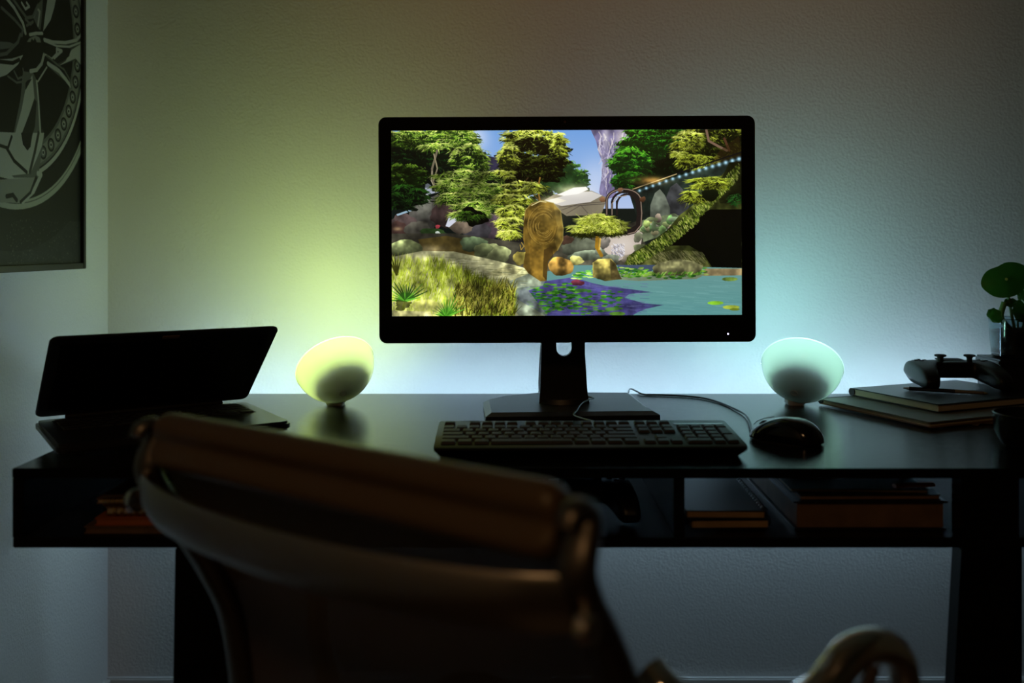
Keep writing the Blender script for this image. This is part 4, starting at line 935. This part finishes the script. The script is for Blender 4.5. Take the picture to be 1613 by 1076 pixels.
# ================================================================== FRAMED PRINT
im2, (py0, py1, pz0, pz1) = paint_print()
t = thing('framed_print', 'black-framed monochrome print of a chrome car wheel hanging on the side wall', 'picture', (WALL_X, 1.61, .99))
pm = bpy.data.materials.new('print_paper'); tt = nt(pm); b = tt.nodes['Principled BSDF']; ti = tt.nodes.new('ShaderNodeTexImage'); ti.image = im2
tt.links.new(ti.outputs[0], b.inputs['Base Color']); b.inputs['Roughness'].default_value = .45; b.inputs['Specular IOR Level'].default_value = .3
yy0, yy1, zz0, zz1 = py0-1.61, py1-1.61, pz0-.99, pz1-.99; fw = .012
boxo('backing', (.0005, .010, yy0-fw+.002, yy1+fw-.002, zz0-fw+.002, zz1+fw-.002), M['matte'], t)
image_plane('print', [(.0115, yy0, zz0), (.0115, yy1, zz0), (.0115, yy1, zz1), (.0115, yy0, zz1)], pm, t)
bm = bmesh.new()
box(bm, 0, .018, yy0-fw, yy0, zz0-fw, zz1+fw, bev=.001); box(bm, 0, .018, yy1, yy1+fw, zz0-fw, zz1+fw, bev=.001)
box(bm, 0, .018, yy0, yy1, zz0-fw, zz0, bev=.001); box(bm, 0, .018, yy0, yy1, zz1, zz1+fw, bev=.001); finish('frame', bm, M['frame'], t)

# ================================================================== OFFICE CHAIR
u = Vector((.8, -.6, 0)); nv = Vector((.6, .8, 0))       # along the backrest; toward the desk
TLp = Vector((-.362, .95, .873)); TRp = Vector((.038, .65, .877))
CC = (TLp+TRp)/2+u*.013; ca = math.atan2(u.y, u.x)
t = thing('office_chair', 'dark mesh-backed office chair with polished metal frame pushed up to the desk', 'chair', (CC.x+nv.x*.22, CC.y+nv.y*.22, 0), ca)
base = Vector(t.location)
def LC(x, y, z): return (x, y-.22, z)                    # local chair: x along the back, y toward the desk
hwid = .250
# sling: height -> depth (negative = toward the camera)
prof = [(.862, -.004), (.83, .000), (.80, .014), (.76, .036), (.72, .058), (.68, .078), (.64, .092), (.58, .100), (.52, .098), (.47, .10), (.44, .12)]
bm = bmesh.new(); rows = []
for zz, dy in prof:
    rows.append([LC(-hwid+.004+(2*hwid-.008)*i/16, dy-.018*math.sin(math.pi*i/16)*0+.012*math.sin(math.pi*i/16), zz) for i in range(17)])
rows += [[LC(-hwid+.004+(2*hwid-.008)*i/16, y_, zz) for i in range(17)] for y_, zz in ((.18, .435), (.30, .44), (.42, .45), (.50, .44), (.53, .415))]
loft(bm, rows); bmesh.ops.solidify(bm, geom=bm.faces[:], thickness=.003); finish('mesh_sling', bm, M['sling'], t, smooth=True)
# rolled headband
def headrow(x):
    k = abs(x)/hwid; drop = 0
    return [LC(x, y_, zz) for y_, zz in ((.012, .848), (.016, .862), (.008, .875), (-.008, .880), (-.020, .874), (-.024, .862), (-.017, .853), (-.022, .846), (-.028, .836), (-.022, .826), (-.006, .822), (.006, .830))]
bm = bmesh.new(); vs = loft(bm, [headrow(-hwid+.012+(2*hwid-.024)*i/20) for i in range(21)], True); bm.faces.new(vs[0]); bm.faces.new(vs[-1])
o = finish('headband', bm, M['leather'], t, smooth=True); md = o.modifiers.new('s', 'SUBSURF'); md.levels = 1; md.render_levels = 2
# side rails
for s in (-1, 1):
    xs = s*hwid
    pts = [(-.026, .854), (-.021, .862), (-.010, .864), (-.004, .857), (-.007, .844), (-.014, .824), (-.006, .802), (.014, .775), (.036, .74), (.060, .70), (.082, .655), (.094, .60), (.098, .55), (.096, .49), (.098, .45), (.13, .43), (.25, .432), (.42, .445), (.50, .435), (.53, .41)]
    bm = bmesh.new(); sp = spline([LC(xs, a, b_) for a, b_ in pts], 5); tube(bm, sp, [.0085+.008*min(1, i/28) for i in range(len(sp))], 12, flat=.72); finish('side_rail', bm, M['satin'], t, smooth=True)
    bm = bmesh.new(); lathe(bm, [(0, .006), (.010, .005), (.012, 0), (.012, -.004)], 20, Matrix.Translation(LC(xs+s*.012, -.018, .79)) @ Matrix.Rotation(R(90*s), 4, 'Y')); finish('rail_bolt', bm, M['chrome'], t, smooth=True)
# bowed spreader plate
bm = bmesh.new(); rows = []
for i in range(25):
    f = -1+2*i/24; bow = .056*(1-f*f)**.7 if abs(f) < 1 else 0
    x = f*hwid; y_ = -.016-bow; dz = -.006
    rows.append([LC(x, y_+.004, .826+dz), LC(x, y_-.001, .828+dz), LC(x, y_-.004, .823+dz), LC(x, y_-.002, .800+dz), LC(x, y_+.006, .786+dz), LC(x, y_+.010, .788+dz), LC(x, y_+.004, .803+dz)])
vs = loft(bm, rows, True); bm.faces.new(vs[0]); bm.faces.new(vs[-1]); finish('spreader', bm, mat('spreader_metal', (.42, .40, .37), .30, metal=1), t, smooth=True)
# arms: world points to chair local
Minv = (Matrix.Translation(base) @ Matrix.Rotation(ca, 4, 'Z')).inverted()
def WL(p): return Minv @ Vector(p)
armw = [(.104, .735, .712), (.118, .722, .700), (.150, .728, .680), (.200, .747, .668), (.244, .766, .680), (.2746, .780, .705), (.306, .795, .7055), (.325, .805, .690), (.332, .812, .660), (.325, .815, .60), (.29, .82, .52), (.25, .84, .46)]
arm_l = [WL(p) for p in armw]
bm = bmesh.new(); tube(bm, spline(arm_l, 6), .0155, 16, flat=.8); finish('armrest', bm, M['chrome'], t, smooth=True)
bm = bmesh.new(); tube(bm, spline([WL((.300, .80, .690)), WL((.296, .806, .66)), WL((.30, .81, .60)), WL((.29, .82, .53))], 6), .007, 12); finish('armrest_brace', bm, M['chrome'], t, smooth=True)
bm = bmesh.new(); tube(bm, spline([Vector((-p.x, p.y, p.z)) for p in arm_l], 6), .0155, 16, flat=.8); finish('armrest', bm, M['chrome'], t, smooth=True)
bm = bmesh.new(); box(bm, -.24, .24, -.02, .02, .405, .425, bev=.004); finish('cross_bar', bm, M['satin'], t, smooth=True)
bm = bmesh.new(); lathe(bm, [(0, .10), (.03, .10), (.03, .20), (.018, .20), (.018, .405), (.0, .405)], 24); finish('column', bm, M['satin'], t, smooth=True)
for k in range(5):
    a = R(72*k+20); d = Vector((math.cos(a), math.sin(a), 0))
    bm = bmesh.new(); tube(bm, [d*.02+Vector((0, 0, .125)), d*.15+Vector((0, 0, .105)), d*.30+Vector((0, 0, .075))], [.022, .017, .012], 12); lg = finish('base_spoke', bm, M['chrome'], t, smooth=True)
    bm = bmesh.new(); lathe(bm, [(0, -.012), (.027, -.012), (.030, -.006), (.030, .006), (.027, .012), (0, .012)], 24, Matrix.Translation(d*.30+Vector((0, 0, .030))) @ Matrix.Rotation(a, 4, 'Z') @ Matrix.Rotation(R(90), 4, 'X')); finish('castor', bm, M['matte'], lg, smooth=True)
